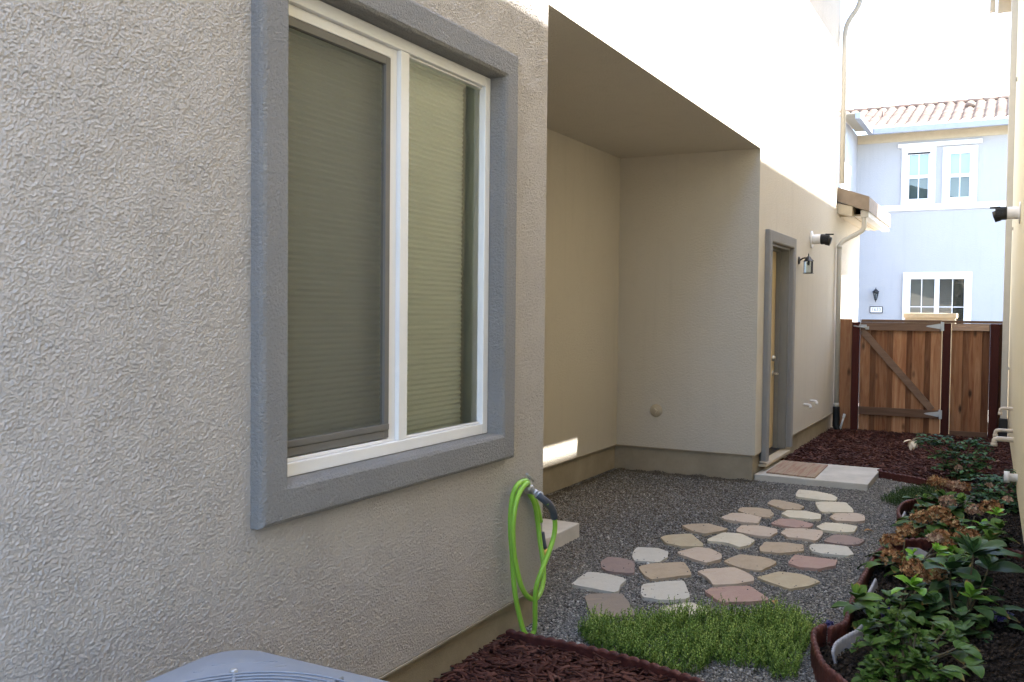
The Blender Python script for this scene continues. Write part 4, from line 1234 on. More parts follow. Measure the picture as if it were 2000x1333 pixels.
# ------------------------------------------------------------------ slabs, mat and flagstones
m = MB(); m.box(PAD[0] - 0.02, PAD[1], PAD[2], PAD[3], -0.05, 0.06, bevel=0.008)
tag(m.build('concrete_slab', M['concrete']), 'pale concrete doorstep slab under the striped mat', 'slab')
m = MB(); m.box(SLABR[0], SLABR[1], SLABR[2], SLABR[3], -0.05, 0.10, bevel=0.008)
tag(m.build('concrete_slab', M['concrete']), 'concrete step slab half hidden behind the near house corner and hose', 'slab')
m = MB(); m.prism([(0.065, 8.80), (0.515, 8.735), (0.50, 9.545), (0.055, 9.60)], 0.0615, 0.074, bevel=0.003)
tag(m.build('door_mat', M['coir']), 'faded brown striped door mat on the concrete doorstep', 'mat')
STONES = [
  [(0.477,8.067),(0.45,8.347),(0.589,8.344),(0.738,8.265),(0.807,8.144),(0.814,7.991),(0.708,7.966),(0.503,8.002)],
  [(0.673,7.868),(0.715,7.924),(0.895,8.002),(0.98,7.757),(1.002,7.616),(0.786,7.501),(0.731,7.644)],
  [(0.34,7.609),(0.351,7.8),(0.41,7.804),(0.573,7.711),(0.632,7.635),(0.626,7.496),(0.496,7.454)],
  [(0.203,7.224),(0.197,7.362),(0.313,7.417),(0.422,7.389),(0.48,7.237),(0.485,7.101),(0.414,7.092),(0.288,7.15)],
  [(0.16,6.896),(0.189,7.092),(0.291,7.139),(0.429,7.055),(0.455,6.838),(0.358,6.817),(0.206,6.84)],
  [(0.526,7.265),(0.543,7.412),(0.671,7.46),(0.805,7.39),(0.827,7.226),(0.771,7.174),(0.606,7.16)],
  [(0.87,7.349),(0.887,7.479),(1.028,7.59),(1.094,7.535),(1.125,7.339),(1.072,7.264),(0.939,7.223)],
  [(0.527,6.904),(0.551,7.108),(0.661,7.128),(0.806,7.045),(0.806,6.918),(0.715,6.853),(0.595,6.872)],
  [(0.842,6.957),(0.862,7.127),(0.995,7.157),(1.102,7.123),(1.107,6.927),(1.027,6.869),(0.893,6.87)],
  [(-0.013,6.483),(0.038,6.573),(0.139,6.645),(0.307,6.554),(0.284,6.466),(0.207,6.325),(0.106,6.35)],
  [(0.362,6.558),(0.359,6.72),(0.485,6.783),(0.611,6.733),(0.635,6.632),(0.619,6.474),(0.527,6.458),(0.385,6.502)],
  [(0.656,6.628),(0.658,6.79),(0.784,6.852),(0.903,6.847),(0.923,6.746),(0.921,6.518),(0.842,6.535),(0.724,6.525)],
  [(0.956,6.576),(0.996,6.783),(1.081,6.8),(1.204,6.721),(1.186,6.58),(1.112,6.512),(0.983,6.529)],
  [(-0.034,6.075),(-0.012,6.168),(0.114,6.287),(0.188,6.178),(0.275,6.047),(0.287,5.979),(0.165,5.907),(0.052,5.942)],
  [(0.264,6.17),(0.305,6.433),(0.426,6.454),(0.555,6.314),(0.554,6.16),(0.511,6.075),(0.404,6.148),(0.287,6.131)],
  [(0.621,6.15),(0.614,6.323),(0.744,6.373),(0.862,6.375),(0.895,6.212),(0.852,6.153),(0.766,6.065),(0.649,6.054)],
  [(0.902,6.339),(0.909,6.408),(1.026,6.461),(1.13,6.462),(1.195,6.269),(1.165,6.214),(1.01,6.184),(0.943,6.216)],
  [(-0.052,5.588),(-0.08,5.754),(0.045,5.798),(0.135,5.744),(0.176,5.606),(0.169,5.469),(0.063,5.438),(0.02,5.426)],
  [(0.19,5.753),(0.265,5.941),(0.352,5.943),(0.456,5.838),(0.484,5.718),(0.432,5.591),(0.351,5.619),(0.22,5.7)],
  [(-0.146,5.286),(-0.159,5.424),(-0.068,5.442),(0.029,5.409),(0.118,5.168),(0.081,5.139),(-0.035,5.12),(-0.092,5.169)],
  [(0.507,5.687),(0.552,5.912),(0.707,5.915),(0.8,5.849),(0.79,5.723),(0.761,5.593),(0.676,5.581),(0.573,5.631)],
  [(0.868,5.832),(0.864,6.066),(0.991,6.058),(1.126,6.069),(1.136,5.923),(1.057,5.794),(0.945,5.778)],
  [(0.094,5.297),(0.138,5.408),(0.301,5.546),(0.417,5.321),(0.423,5.286),(0.339,5.179),(0.253,5.083),(0.195,5.134)],
  [(0.436,5.373),(0.463,5.449),(0.606,5.582),(0.754,5.438),(0.778,5.349),(0.713,5.244),(0.593,5.15),(0.521,5.284)],
  [(-0.107,4.771),(-0.128,5.042),(-0.009,5.055),(0.129,5.019),(0.142,4.878),(0.173,4.773),(0.158,4.74),(0.008,4.748),(-0.096,4.759)],
  [(0.767,5.445),(0.857,5.637),(0.99,5.641),(1.114,5.543),(1.069,5.413),(0.987,5.301),(0.868,5.371)],
  [(0.265,4.878),(0.249,4.969),(0.349,5.09),(0.427,5.146),(0.549,4.87),(0.533,4.811),(0.423,4.732),(0.323,4.74)],
  [(0.586,5.011),(0.597,5.087),(0.693,5.178),(0.779,5.239),(0.924,5.059),(0.929,5.016),(0.85,4.945),(0.732,4.861),(0.69,4.885)],
  [(0.052,4.584),(0.052,4.635),(0.143,4.704),(0.212,4.736),(0.288,4.622),(0.387,4.462),(0.395,4.423),(0.319,4.358),(0.218,4.301)],
  [(0.476,4.589),(0.534,4.724),(0.588,4.778),(0.702,4.703),(0.714,4.649),(0.685,4.545),(0.661,4.46),(0.568,4.536)],
]
SINFO = [('cream', 'long cream flagstone nearest the doorstep slab'), ('cream', 'cream flagstone in the second place from the doorstep, on the right'),
 ('tan', 'dull tan flagstone left of the cream stones nearest the doorstep'), ('tan', 'rounded tan flagstone touching the far side of a grey blush one'),
 ('blush', 'blush grey flagstone tucked against the rounded tan one on the left edge'), ('cream', 'pale cream flagstone right of the rounded tan one in the far path'),
 ('blush', 'pale speckled flagstone farthest to the right in the far half'), ('pink', 'narrow rosy flagstone between the pale cream and blush ones'),
 ('cream', 'cream flagstone just in front of the speckled right edge one'), ('tan', 'pointed tan flagstone at the left edge halfway up the path'),
 ('blush', 'half white half tan flagstone right of the pointed tan one'), ('blush', 'large blush flagstone in front of the narrow rosy one'),
 ('mauve', 'dark mauve pointed flagstone on the right edge of the path'), ('ochre', 'yellowish ochre flagstone on the left edge of the path'),
 ('cream', 'cream and tan flagstone with a dark spot at its far corner'), ('tan', 'orange tan flagstone left of the long near white one'),
 ('white', 'long near white flagstone right of the orange tan one'), ('white', 'squarish whitish flagstone behind the mauve one on the left'),
 ('blush', 'six sided pinkish tan flagstone in the middle of the path'), ('mauve', 'square mauve flagstone at the left edge with two dark spots'),
 ('tan', 'large tan flagstone left of the deep pink one'), ('pink', 'deep pink flagstone on the right side near the plant bed edging'),
 ('tan', 'wide brownish tan flagstone right of the square mauve one'), ('blush', 'wide blush flagstone behind the orange pink one'),
 ('white', 'ragged white flagstone with a black spot at the left edge'), ('ochre', 'diamond shaped sandy flagstone on the right of the near path'),
 ('white', 'squarish near white flagstone in the nearest full row'), ('pink', 'orange to pink flagstone at the edge of the thyme'),
 ('greybrown', 'grey brown flagstone nearest the hose'), ('cream', 'pale flagstone half covered by the thyme')]
def soften(poly, rr=0.13):
    out = []
    n = len(poly)
    for i in range(n):
        p0, p1, p2 = Vector(poly[i - 1]), Vector(poly[i]), Vector(poly[(i + 1) % n])
        a_ = p1.lerp(p0, rr); b_ = p1.lerp(p2, rr)
        out += [a_, (a_ + p1 * 2 + b_) / 4, b_]
    res = []
    for i, p in enumerate(out):
        q = out[(i + 1) % len(out)]
        res.append(p)
        if (q - p).length > 0.04: res.append((p + q) / 2 + Vector((random.uniform(-.006, .006), random.uniform(-.006, .006))))
    return res
for poly, (mt, lab) in zip(STONES, SINFO):
    P = soften(poly)
    c = sum((Vector(p) for p in P), Vector((0, 0))) / len(P)
    area = sum(P[i - 1].x * P[i].y - P[i].x * P[i - 1].y for i in range(len(P)))
    if area < 0: P = P[::-1]
    m = MB(); m.prism([tuple(p - c) for p in P], -0.02, 0.019 + random.uniform(-.003, .003), bevel=0.0025)
    o = m.build('flagstone', M[mt]); o.location = (c.x, c.y, 0)
    tag(o, lab, 'paving stone', 'flagstones set in the gravel')

# ------------------------------------------------------------------ bed edgings
def edging(name, pts, h, label, mat, z0=-0.02, t=0.022, pitch=0.052, scallop=0.010, group='dark red garden edgings', cat='edging', flare=0.0):
    P = smooth_path([(x, y, 0) for x, y in pts], 0.0075)
    V = []; F = []
    s_ = 0
    k = 9
    for i, p in enumerate(P):
        a_ = P[max(0, i - 1)]; b_ = P[min(len(P) - 1, i + 1)]
        tg = (b_ - a_).normalized(); nr = Vector((-tg.y, tg.x, 0))
        if i: s_ += (p - P[i - 1]).length
        w_ = abs(math.sin(math.pi * s_ / pitch))
        ht = h - scallop + scallop * w_
        th = t * (0.78 + 0.22 * w_)
        sec = [(-th * 0.5, z0), (-th * 0.5, ht * 0.75), (-th * 0.62, ht * 0.82), (-th * 0.55, ht * 0.94), (0, ht), (th * 0.55, ht * 0.94), (th * 0.62, ht * 0.82), (th * 0.5, ht * 0.75), (th * 0.5, z0)]
        for d_, z in sec:
            q = p + nr * (d_ + flare * (z - z0) / h); V.append((q.x, q.y, z))
    for i in range(len(P) - 1):
        for j in range(k - 1): F.append((i * k + j, i * k + j + 1, (i + 1) * k + j + 1, (i + 1) * k + j))
    o = np_mesh(name, V, np.array(F), mat, None, smooth=True)
    m2 = bmesh.new(); m2.from_mesh(o.data); m2.verts.ensure_lookup_table()
    for base in (0, (len(P) - 1) * k):
        try: m2.faces.new([m2.verts[base + j] for j in range(k)])
        except ValueError: pass
    bmesh.ops.recalc_face_normals(m2, faces=m2.faces); m2.to_mesh(o.data); m2.free()
    return tag(o, label, cat, group)
edging('garden_edging', BED[0:5] + [(1.312, 4.47)], 0.125, 'curved red edging at the near end of the flower bed', M['edging'])
edging('garden_edging', [(1.335, 4.45), (1.385, 4.59), (1.375, 4.77), (1.355, 5.2), (1.355, 5.6), (1.36, 6.07), (1.42, 6.38), (1.56, 6.54), (1.74, 6.68)], 0.115, 'long red edging between gravel path and hydrangeas', M['edging'])
edging('garden_edging', [(1.72, 6.80), (1.62, 6.86), (1.52, 6.94), (1.395, 7.13), (1.345, 7.45), (1.365, 7.78), (1.47, 7.98), (1.62, 8.06)], 0.12, 'short curved red edging round the far flower bed', M['edging'])
edging('garden_edging', [(0.98, 9.60), (1.0, 9.47), (1.34, 9.25), (1.60, 9.03), (1.95, 8.95)], 0.075, 'low red edging in front of the far bark bed', M['edging'])
edging('garden_edging', [(1.72, 6.80), (1.90, 6.78), (2.02, 6.70), (2.15, 6.62)], 0.085, 'straight red edging dividing the dark soil near the neighbour wall', M['edging'])
edging('garden_edging', [(0.0, 3.80), (0.10, 3.79), (0.27, 3.79), (0.55, 3.77), (0.80, 3.71), (0.97, 3.65), (1.08, 3.53), (1.2, 3.3)], 0.075, 'red edging of the near bark bed below the hose', M['edging'])
W = dict(mat=M['white_plastic'], t=0.012, pitch=0.03, scallop=0.006, group='white edging strips inside the flower bed', cat='edging strip')
edging('edging_strip', [(1.405, 4.22), (1.40, 4.34), (1.425, 4.46), (1.455, 4.56), (1.47, 4.66)], 0.085, 'curved white strip inside the near end of the flower bed', z0=0.0, flare=0.02, **W)
edging('edging_strip', [(1.43, 5.0), (1.425, 5.25), (1.425, 5.55)], 0.075, 'white strip below the near brown hydrangea heads', z0=0.0, flare=0.02, **W)
edging('edging_strip', [(1.44, 7.08), (1.41, 7.25), (1.405, 7.45)], 0.10, 'white strip inside the far curved edging', z0=0.0, flare=0.02, **W)
m = MB(); m.prism([(-0.07, -0.05), (0.02, -0.07), (0.08, 0.01), (0.03, 0.08), (-0.05, 0.06)], 0.0, 0.13, bevel=0.012)
o = m.build('rock', M['slate']); o.location = (1.56, 6.05, 0.01); o.rotation_euler = (0.2, 0.15, 0.4)
tag(o, 'upright grey stone between hydrangea leaves and brown heads', 'rock')

# grit lying on the flagstones
PG = []
for poly in STONES:
    P = np.array(poly); lo, hi = P.min(0), P.max(0)
    Q = rng.uniform(lo, hi, (45, 2)); Q = Q[inside(poly, Q)]
    c = P.mean(0)
    # mostly along the rims
    d = np.array([min(np.linalg.norm(q - (P[i - 1] + (P[i] - P[i - 1]) * np.clip(np.dot(q - P[i - 1], P[i] - P[i - 1]) / max(1e-6, np.dot(P[i] - P[i - 1], P[i] - P[i - 1])), 0, 1))) for i in range(len(P))) for q in Q])
    PG.append(Q[(d < 0.022) | (rng.random(len(Q)) < 0.04)])
PG = np.vstack(PG); n = len(PG); s_ = rng.uniform(0.002, 0.006, n)
scatter('stone_grit', np.stack([PG[:, 0], PG[:, 1], np.full(n, 0.022)], 1), OCT_V, OCT_F, np.stack([s_ * 1.2, s_, s_ * 0.6], 1), 0.5, np.clip(rng.beta(1.3, 2.2, n), 0, 1), M['pebble'])

# ------------------------------------------------------------------ plants
class Leaves:
    def __init__(self): self.V = []; self.F = []; self.T = []; self.n = 0
    def add(self, base, az, el, L, W, droop=0.6, fold=0.25, roll=0.0, tone=0.5, wilt=0.0, nt=6, ns=5, shape=0.8, serr=0.0):
        t = np.linspace(0, 1, nt); s = np.linspace(-1, 1, ns)
        ang = el - droop * t
        dt = L / (nt - 1)
        r = np.concatenate([[0], np.cumsum(np.cos(ang[:-1]) * dt)]); zz = np.concatenate([[0], np.cumsum(np.sin(ang[:-1]) * dt)])
        w_ = W / 2 * np.clip(np.sin(np.pi * np.clip(t, 0.0, 1) ** shape), 0, 1) ** 0.75
        w_[0] = W * 0.03; w_[-1] = W * 0.02
        wob = rng.normal(0, 0.03, (nt, ns)) * W
        A = np.array([math.cos(az), math.sin(az), 0]); B = np.array([-math.sin(az), math.cos(az), 0])
        for i in range(nt):
            nrm = np.array([-math.sin(ang[i]) * A[0], -math.sin(ang[i]) * A[1], math.cos(ang[i])])
            side = B * math.cos(roll) + nrm * math.sin(roll); up = nrm * math.cos(roll) - B * math.sin(roll)
            for j in range(ns):
                p = np.array(base) + A * r[i] + np.array([0, 0, zz[i]]) + side * s[j] * w_[i] + up * (fold * abs(s[j]) * w_[i] + wob[i, j])
                self.V.append(p)
                self.T.append((tone, abs(s[j]), wilt * max(t[i] ** 3, abs(s[j]) ** 2 * t[i]) + 0.0))
        for i in range(nt - 1):
            for j in range(ns - 1):
                o = self.n
                self.F.append((o + i * ns + j, o + i * ns + j + 1, o + (i + 1) * ns + j + 1, o + (i + 1) * ns + j))
        self.n += nt * ns
    def rosette(self, c, n, L, tilt=0.15, tone=0.5, wide=0.62, wilt=0.24, lean=(0, 0), start=None):
        a0 = rng.uniform(0, 6.28) if start is None else start
        for k in range(n):
            u = k / max(1, n - 1)
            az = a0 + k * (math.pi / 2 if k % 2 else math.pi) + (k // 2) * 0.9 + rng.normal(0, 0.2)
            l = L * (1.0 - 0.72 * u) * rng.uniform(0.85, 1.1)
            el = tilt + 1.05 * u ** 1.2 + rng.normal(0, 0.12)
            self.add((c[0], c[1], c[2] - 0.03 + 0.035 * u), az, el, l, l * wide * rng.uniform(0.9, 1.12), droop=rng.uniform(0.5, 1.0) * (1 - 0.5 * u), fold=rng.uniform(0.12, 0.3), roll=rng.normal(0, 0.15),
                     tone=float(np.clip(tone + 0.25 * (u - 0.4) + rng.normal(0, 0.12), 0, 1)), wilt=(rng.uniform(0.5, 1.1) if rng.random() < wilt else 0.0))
    def build(self, name, mat, parent):
        V = np.array(self.V) - np.array(parent.location if parent else (0, 0, 0))
        return np_mesh(name, V, np.array(self.F), mat, parent, np.array(self.T), smooth=True)

def flower_head(name, c, r, mat, parent, n=70, pet=0.012, flat_=0.75, lo=0.0, hi=1.0):
    """globe of small four petalled florets"""
    V = []; F = []; T = []
    o = np.array(parent.location)
    for i in range(n):
        u = rng.uniform(-0.35, 1); a = rng.uniform(0, 2 * np.pi)
        q = math.sqrt(max(0, 1 - u * u))
        d = np.array([q * math.cos(a), q * math.sin(a), u])
        rr = r * rng.uniform(0.72, 1.08)
        p = np.array(c) + d * rr * np.array([1, 1, flat_])
        nrm = d + rng.normal(0, 0.3, 3); nrm /= np.linalg.norm(nrm)
        e1 = np.cross(nrm, [0.3, 0.5, 0.8]); e1 /= np.linalg.norm(e1); e2 = np.cross(nrm, e1)
        tn = rng.uniform(lo, hi)
        for k in range(4):
            b = k * np.pi / 2 + rng.uniform(-0.25, 0.25); s_ = pet * rng.uniform(0.8, 1.25)
            dv = e1 * math.cos(b) + e2 * math.sin(b); sv = -e1 * math.sin(b) + e2 * math.cos(b)
            cup = rng.uniform(0.1, 0.9)
            pts = [p, p + dv * s_ * 0.6 + sv * s_ * 0.55 + nrm * s_ * 0.35 * cup, p + dv * s_ * 1.15 + nrm * s_ * cup, p + dv * s_ * 0.6 - sv * s_ * 0.55 + nrm * s_ * 0.35 * cup]
            k0 = len(V); V += [x - o for x in pts]; F.append((k0, k0 + 1, k0 + 2, k0 + 3))
            v_ = float(np.clip(tn + rng.normal(0, 0.12), 0, 1)); T += [(v_, v_, v_)] * 4
    # dark inner core so that the head reads as a dense ball
    return np_mesh(name, V, np.array(F), mat, parent, np.array(T), smooth=False)

def stems(parent, base, tops, mat, r=0.005):
    m = MB(); o = Vector(parent.location)
    for t in tops:
        b = Vector((base[0] + random.uniform(-.05, .05), base[1] + random.uniform(-.06, .06), 0.0))
        t = Vector(t)
        mid = b.lerp(t, 0.5) + Vector((random.uniform(-.02, .02), random.uniform(-.02, .02), 0.03))
        m.tube([p - o for p in smooth_path([b, mid, t], 0.03)], r, 6)
    return m.build('stem', mat, parent)

def hydrangea(base, label, ros, heads, tone=0.5, leafmat='leaf', fill=0):
    t = thing('hydrangea', label, 'plant', (base[0], base[1], 0.0), 'hydrangeas in the flower bed')
    lv = Leaves(); tops = []
    lights = Leaves()
    for (x, y, z, L, n, kind) in ros:
        z = z + 0.015
        tgt = lights if kind == 'light' else lv
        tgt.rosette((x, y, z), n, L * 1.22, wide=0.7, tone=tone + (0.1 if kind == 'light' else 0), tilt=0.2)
        tops.append((x, y, z - 0.025))
        # lower leaf pair on the same stem
        if kind != 'light' and z > 0.12:
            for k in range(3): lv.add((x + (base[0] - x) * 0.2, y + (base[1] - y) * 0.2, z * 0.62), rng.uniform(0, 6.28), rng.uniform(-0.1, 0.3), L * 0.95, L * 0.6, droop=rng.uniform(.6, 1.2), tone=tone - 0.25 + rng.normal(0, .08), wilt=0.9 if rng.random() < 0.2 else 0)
    for k in range(fill * 4):
        a = rng.uniform(0, 6.28); rr = rng.uniform(0.02, 0.20)
        lv.add((base[0] + rr * math.cos(a), base[1] + rr * math.sin(a) * 1.3, rng.uniform(0.03, 0.15)), a, rng.uniform(-0.1, 0.5), rng.uniform(0.08, 0.14), rng.uniform(0.06, 0.095), droop=rng.uniform(0.5, 1.2), tone=rng.uniform(0.1, 0.45), wilt=0.9 if rng.random() < .2 else 0)
    lv.build('foliage', M[leafmat], t)
    if lights.n: lights.build('young_foliage', M['leaf_light'], t)
    for (x, y, z, r, kind) in heads:
        flower_head('flower_head', (x, y, z + 0.04), r * 1.0, M['pale_flower'] if kind == 'pale' else M['dry_flower'], t, n=int(75 * (r / 0.07) ** 2) + 20, pet=0.0125)
        tops.append((x, y, z))
    stems(t, base, tops, M['stem'])
    return t

hydrangea((1.56, 4.95), 'light green hydrangea leaning over the near red edging with two brown heads behind',
    [(1.41, 4.76, 0.175, 0.135, 8, ''), (1.64, 5.0, 0.20, 0.12, 8, 'light'), (1.50, 4.70, 0.09, 0.11, 6, ''), (1.72, 5.02, 0.12, 0.13, 6, '')],
    [(1.61, 5.35, 0.155, 0.055, ''), (1.73, 5.3, 0.165, 0.06, ''), (1.66, 5.33, 0.13, 0.045, '')], 0.62, 'leaf', 8)
hydrangea((1.86, 5.15), 'tall hydrangea with the largest bluish green leaves, no flower heads, beside dark soil',
    [(1.90, 5.3, 0.34, 0.20, 10, ''), (1.80, 5.28, 0.25, 0.15, 8, ''), (1.97, 5.35, 0.26, 0.15, 7, ''), (1.78, 5.5, 0.18, 0.12, 7, 'light'), (1.72, 5.38, 0.14, 0.12, 7, ''), (1.86, 5.55, 0.20, 0.13, 7, ''), (1.75, 5.0, 0.13, 0.13, 6, ''), (1.86, 4.9, 0.10, 0.12, 6, ''), (1.90, 5.1, 0.17, 0.11, 7, 'light'), (1.88, 4.8, 0.08, 0.11, 5, '')],
    [], 0.42, 'leaf_blue', 8)
hydrangea((1.56, 5.85), 'hydrangea with a column of dried brown heads at the long edging',
    [(1.58, 5.8, 0.17, 0.075, 7, 'light'), (1.80, 5.95, 0.16, 0.11, 7, ''), (1.88, 6.1, 0.14, 0.11, 7, ''), (1.76, 6.2, 0.12, 0.10, 7, 'light'), (1.70, 5.9, 0.19, 0.085, 8, 'light'), (1.72, 5.7, 0.13, 0.10, 7, ''), (1.63, 5.7, 0.10, 0.09, 6, '')],
    [(1.455, 5.9, 0.17, 0.062, ''), (1.475, 5.75, 0.115, 0.066, ''), (1.51, 6.05, 0.20, 0.05, ''), (1.60, 5.52, 0.14, 0.045, ''), (1.68, 6.02, 0.19, 0.045, 'pale')], 0.55, 'leaf', 8)
hydrangea((1.60, 6.95), 'hydrangea with broad brown heads overhanging the gap between two red edgings',
    [(1.57, 7.2, 0.13, 0.12, 7, ''), (1.72, 7.0, 0.11, 0.12, 7, ''), (1.60, 6.75, 0.08, 0.10, 6, '')],
    [(1.55, 6.9, 0.125, 0.075, ''), (1.64, 7.0, 0.15, 0.075, ''), (1.48, 6.78, 0.06, 0.06, ''), (1.72, 6.88, 0.12, 0.055, '')], 0.45, 'leaf', 14)
hydrangea((1.87, 6.75), 'hydrangea with round brown heads and lime leaves nearest the neighbour wall',
    [(1.92, 6.8, 0.17, 0.10, 7, 'light'), (2.0, 6.9, 0.25, 0.09, 6, 'light'), (1.97, 6.6, 0.14, 0.13, 7, ''), (2.02, 6.7, 0.19, 0.14, 7, ''), (1.80, 6.6, 0.10, 0.10, 6, '')],
    [(1.84, 6.4, 0.145, 0.068, ''), (1.71, 6.3, 0.145, 0.06, ''), (1.96, 7.0, 0.225, 0.07, ''), (1.86, 7.1, 0.18, 0.055, 'pale'), (1.74, 6.25, 0.10, 0.04, ''), (1.73, 6.35, 0.04, 0.035, 'pale')], 0.5, 'leaf', 8)
hydrangea((1.64, 7.75), 'farthest hydrangea with tan and pale pink heads behind the curved edging',
    [(1.62, 7.8, 0.16, 0.13, 8, ''), (1.76, 7.7, 0.16, 0.12, 7, ''), (1.50, 7.8, 0.13, 0.11, 7, ''), (1.45, 7.6, 0.05, 0.09, 6, '')],
    [(1.56, 7.95, 0.215, 0.06, ''), (1.71, 7.9, 0.20, 0.062, 'pale'), (1.67, 7.5, 0.15, 0.058, 'pale'), (1.63, 7.98, 0.20, 0.05, ''), (1.76, 7.95, 0.19, 0.05, '')], 0.4, 'leaf', 10)

# fleshy bush in front
fb = thing('succulent_bush', 'dark leafy bush with green buds at the near end of the flower bed', 'plant', (1.70, 4.12, 0))
lv = Leaves(); tops = []
JP = [(1.51, 4.3, 0.13), (1.62, 4.3, 0.27), (1.64, 4.2, 0.21), (1.72, 4.2, 0.22), (1.59, 4.1, 0.12), (1.69, 4.1, 0.14), (1.76, 4.3, 0.15), (1.83, 4.4, 0.20), (1.60, 4.35, 0.20), (1.83, 4.0, 0.14), (1.55, 4.0, 0.06), (1.66, 4.3, 0.15), (1.75, 4.05, 0.18), (1.66, 4.0, 0.10), (1.80, 4.15, 0.10), (1.57, 4.2, 0.08)]
for c in JP:
    for k in range(5):
        cc = (c[0] + rng.normal(0, 0.03), c[1] + rng.normal(0, 0.04), c[2] + rng.normal(0, 0.02))
        lv.rosette(cc, 7, rng.uniform(0.05, 0.08), tilt=0.1, tone=0.35, wide=0.66, wilt=0.05)
    tops.append(c)
for (x, y, z) in ((1.90, 4.25, 0.17), (1.95, 4.12, 0.15), (1.85, 4.02, 0.15), (1.80, 4.5, 0.19), (1.88, 4.4, 0.10)):
    for k in range(3): lv.add((x - 0.03, y, z), rng.uniform(-1.2, 1.2), 0.3, rng.uniform(0.09, 0.13), 0.07, droop=0.8, tone=0.45 + rng.normal(0, .1), wilt=0.8 if k == 0 else 0)
    tops.append((x - 0.03, y, z))
lv.build('foliage', M['leaf'], fb)
for (x, y, z) in ((1.625, 4.3, 0.27), (1.645, 4.28, 0.26), (1.72, 4.2, 0.23), (1.745, 4.18, 0.20), (1.66, 4.22, 0.19)):
    flower_head('bud_cluster', (x, y, z), 0.022, M['green_bud'], fb, n=34, pet=0.007)
stems(fb, (1.70, 4.10), tops, M['stem'], 0.0045)
m = MB(); o = Vector(fb.location)
for (x, y) in ((1.70, 4.05), (1.73, 4.06)): m.tube([Vector((x, y, 0)) - o, Vector((x - 0.015, y + 0.06, 0.10)) - o, Vector((x - 0.03, y + 0.14, 0.2)) - o], [0.014, 0.011, 0.006], 8)
m.build('trunk', M['stem'], fb)

# weedy sprig in the dark soil
wd = thing('weed_sprig', 'small upright green sprig in the dark soil right of the leaves', 'plant', (1.93, 4.93, 0))
lv = Leaves()
for k in range(9):
    lv.add((1.93, 4.93, 0.02 + 0.012 * k), k * 2.4, 0.3, 0.075 - 0.004 * k, 0.034, droop=0.5, tone=0.55, wilt=0)
lv.build('foliage', M['leaf'], wd)

# roses near the gate
def rose(base, label, pts, blooms, nleaf, spread, hi):
    t = thing('rose_bush', label, 'plant', (base[0], base[1], 0), 'rose bushes')
    lv = Leaves(); tops = []
    for p in pts:
        tops.append(p)
        for k in range(nleaf):
            q = (p[0] + rng.normal(0, spread), p[1] + rng.normal(0, spread), max(0.03, p[2] + rng.normal(0, spread * 0.55)))
            a = rng.uniform(0, 6.28)
            # a leaf of five leaflets
            for j, (da, dl) in enumerate(((0, 0.05), (0.9, 0.03), (-0.9, 0.03), (1.3, 0.0), (-1.3, 0.0))):
                b = (q[0] + math.cos(a) * dl, q[1] + math.sin(a) * dl, q[2] - dl * 0.2)
                L = rng.uniform(0.042, 0.066)
                lv.add(b, a + da, rng.uniform(-0.3, 0.3), L, L * 0.62, droop=0.5, tone=float(np.clip(rng.normal(0.5, 0.22), 0, 1)), wilt=0.9 if rng.random() < 0.06 else 0, nt=4, ns=3)
    lv.build('foliage', M['leaf_rose'], t)
    for b in blooms:
        if b[3] == 'lily':
            m = Leaves()
            for k in range(9):
                m.add((b[0], b[1], b[2]), k * 0.7, rng.uniform(-1.1, 0.9), rng.uniform(0.075, 0.10), 0.05, droop=0.9, tone=rng.uniform(0.3, 1.0), nt=5, ns=3)
            m.build('bloom', M['peach_petal'], t)
        else:
            flower_head('bloom', b[:3], 0.03, M['pale_flower'], t, n=30, pet=0.012, lo=.4)
        tops.append(b[:3])
    stems(t, base, tops, M['green_stem'], 0.004)
    return t
rose((1.66, 9.62), 'dark glossy rose bush with one drooping pale peach bloom in the bark bed',
     [(1.36, 9.7, 0.37), (1.45, 9.7, 0.38), (1.54, 9.7, 0.37), (1.64, 9.7, 0.33), (1.76, 9.8, 0.35), (1.85, 9.8, 0.34), (1.51, 9.6, 0.26), (1.60, 9.6, 0.27), (1.69, 9.6, 0.23), (1.80, 9.65, 0.26), (1.84, 9.6, 0.20), (1.56, 9.5, 0.16), (1.66, 9.5, 0.17), (1.76, 9.5, 0.14), (1.70, 9.4, 0.12)],
     [(1.255, 9.7, 0.345, 'lily'), (1.665, 9.4, 0.165, '')], 10, 0.042, 0.4)
rose((1.96, 8.45), 'low dark rose bush against the base of the neighbour wall',
     [(1.80, 8.6, 0.16), (1.88, 8.6, 0.19), (1.96, 8.6, 0.20), (2.04, 8.6, 0.23), (2.09, 8.5, 0.21), (1.88, 8.5, 0.10), (2.0, 8.4, 0.13), (2.06, 8.4, 0.16), (1.94, 8.3, 0.09), (2.06, 8.2, 0.09), (1.78, 8.4, 0.08)],
     [(2.06, 7.75, 0.20, ''), (1.93, 8.5, 0.17, '')], 9, 0.05, 0.25)

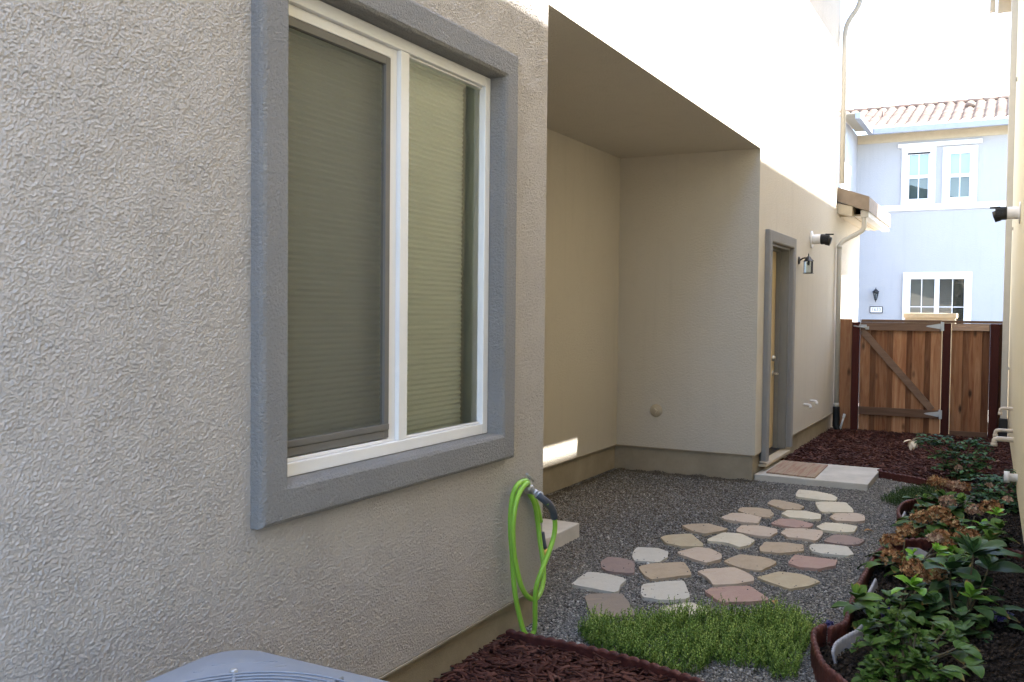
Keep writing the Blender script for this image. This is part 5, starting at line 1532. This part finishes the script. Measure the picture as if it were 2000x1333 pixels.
# violets
def pansy(loc, label, n, pale=False, r=0.03):
    t = thing('violet_flower', label, 'flower', (loc[0], loc[1], 0.0))
    for k in range(n):
        c = (loc[0] + random.uniform(-r, r), loc[1] + random.uniform(-r, r), loc[2] + random.uniform(-.01, .01))
        flower_head('bloom', c, 0.012, M['violet_petal'], t, n=7, pet=0.016, lo=0.6 if pale and k % 2 == 0 else 0.0, hi=1.0 if pale else 0.75)
    lv = Leaves()
    for k in range(8): lv.add((loc[0], loc[1], 0.03), k * 0.8, 0.5, 0.05, 0.03, tone=0.4, nt=4, ns=3)
    lv.build('foliage', M['leaf'], t)
    stems(t, loc, [(loc[0], loc[1], loc[2])], M['green_stem'], 0.003)
pansy((1.54, 4.90, 0.075), 'deep violet flowers half hidden between the near hydrangea leaves', 6)
pansy((2.03, 5.20, 0.07), 'pale lilac and violet flowers at the right edge over dark soil', 5, True, 0.035)
pansy((1.30, 4.66, 0.05), 'tiny bluish flower outside the near red edging', 2, True, 0.01)

# creeping thyme patch and the low grassy cover further back
def sprigs(name, poly, n, hmin, hmax, mat, label, cat, leafL=0.014, nl=14):
    xs = [p[0] for p in poly]; ys = [p[1] for p in poly]
    P = np.stack([rng.uniform(min(xs), max(xs), n), rng.uniform(min(ys), max(ys), n)], 1)
    P = P[inside(poly, P)]
    V = []; F = []; T = []
    cl = rng.uniform(0, 1, (9, 3))
    for x, y in P:
        # clumps: height and shade drift over the patch
        dens = 0.5 + 0.5 * math.sin(x * 17 + 3 * math.sin(y * 11)) * math.cos(y * 15 + x * 5)
        if rng.random() > 0.22 + 0.9 * dens: continue
        h = (hmin + (hmax - hmin) * rng.random()) * (0.65 + 0.5 * dens)
        lean = rng.normal(0, 0.28, 2)
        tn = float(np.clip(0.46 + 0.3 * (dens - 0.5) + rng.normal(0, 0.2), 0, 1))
        b = np.array([x, y, 0.0]); tip = b + np.array([lean[0] * h, lean[1] * h, h])
        k0 = len(V); e_ = 0.0014
        V += [b + (e_, 0, 0), b - (e_, 0, 0), tip - (e_ * .5, 0, 0), tip + (e_ * .5, 0, 0)]; F.append((k0, k0 + 1, k0 + 2, k0 + 3)); T += [(tn * 0.5,) * 3] * 4
        for j in range(nl):
            u = 0.25 + 0.75 * (j + 0.5) / nl
            p = b + (tip - b) * u
            a = j * 2.4 + rng.uniform(0, 1); l = leafL * (1.25 - 0.5 * u) * rng.uniform(0.8, 1.3)
            d = np.array([math.cos(a), math.sin(a), 0.75]); d /= np.linalg.norm(d)
            s_ = np.array([-math.sin(a), math.cos(a), 0]) * l * 0.30
            k0 = len(V)
            V += [p, p + d * l * 0.5 + s_, p + d * l, p + d * l * 0.5 - s_]; F.append((k0, k0 + 1, k0 + 2, k0 + 3))
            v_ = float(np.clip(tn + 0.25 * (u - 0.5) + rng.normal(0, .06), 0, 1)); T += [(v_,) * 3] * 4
    o = np_mesh(name, V, np.array(F), mat, None, np.array(T))
    return tag(o, label, cat, kind='stuff')
TH = [(0.24, 4.05), (0.31, 4.20), (0.40, 4.31), (0.52, 4.36), (0.60, 4.44), (0.70, 4.56), (0.90, 4.72), (1.05, 4.78), (1.18, 4.78), (1.25, 4.64), (1.24, 4.45), (1.26, 4.2), (1.28, 4.02), (1.20, 3.96), (1.06, 4.04), (0.92, 4.02), (0.88, 3.82), (0.78, 3.77), (0.62, 3.83), (0.42, 3.90)]
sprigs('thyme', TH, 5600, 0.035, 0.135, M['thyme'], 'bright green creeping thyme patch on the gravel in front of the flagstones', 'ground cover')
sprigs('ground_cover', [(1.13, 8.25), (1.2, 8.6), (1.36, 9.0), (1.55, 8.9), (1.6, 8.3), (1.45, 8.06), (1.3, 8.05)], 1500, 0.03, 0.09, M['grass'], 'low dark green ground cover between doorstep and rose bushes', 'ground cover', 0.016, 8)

# a few fallen leaves
for (x, y, z, a, lab) in ((1.16, 7.0, 0.012, 0.4, 'curled tan fallen leaf on the gravel beside the far flagstones'), (0.98, 4.98, 0.012, 2.0, 'small reddish fallen leaf behind the thyme'), (1.36, 5.05, 0.02, 1.0, 'brown fallen leaf lying inside the long red edging')):
    lv = Leaves(); lv.add((x, y, z), a, 0.4, 0.07, 0.035, droop=1.0, fold=0.5, tone=0.8, nt=5, ns=3)
    o = lv.build('fallen_leaf', M['dry_flower'], None); tag(o, lab, 'leaf')
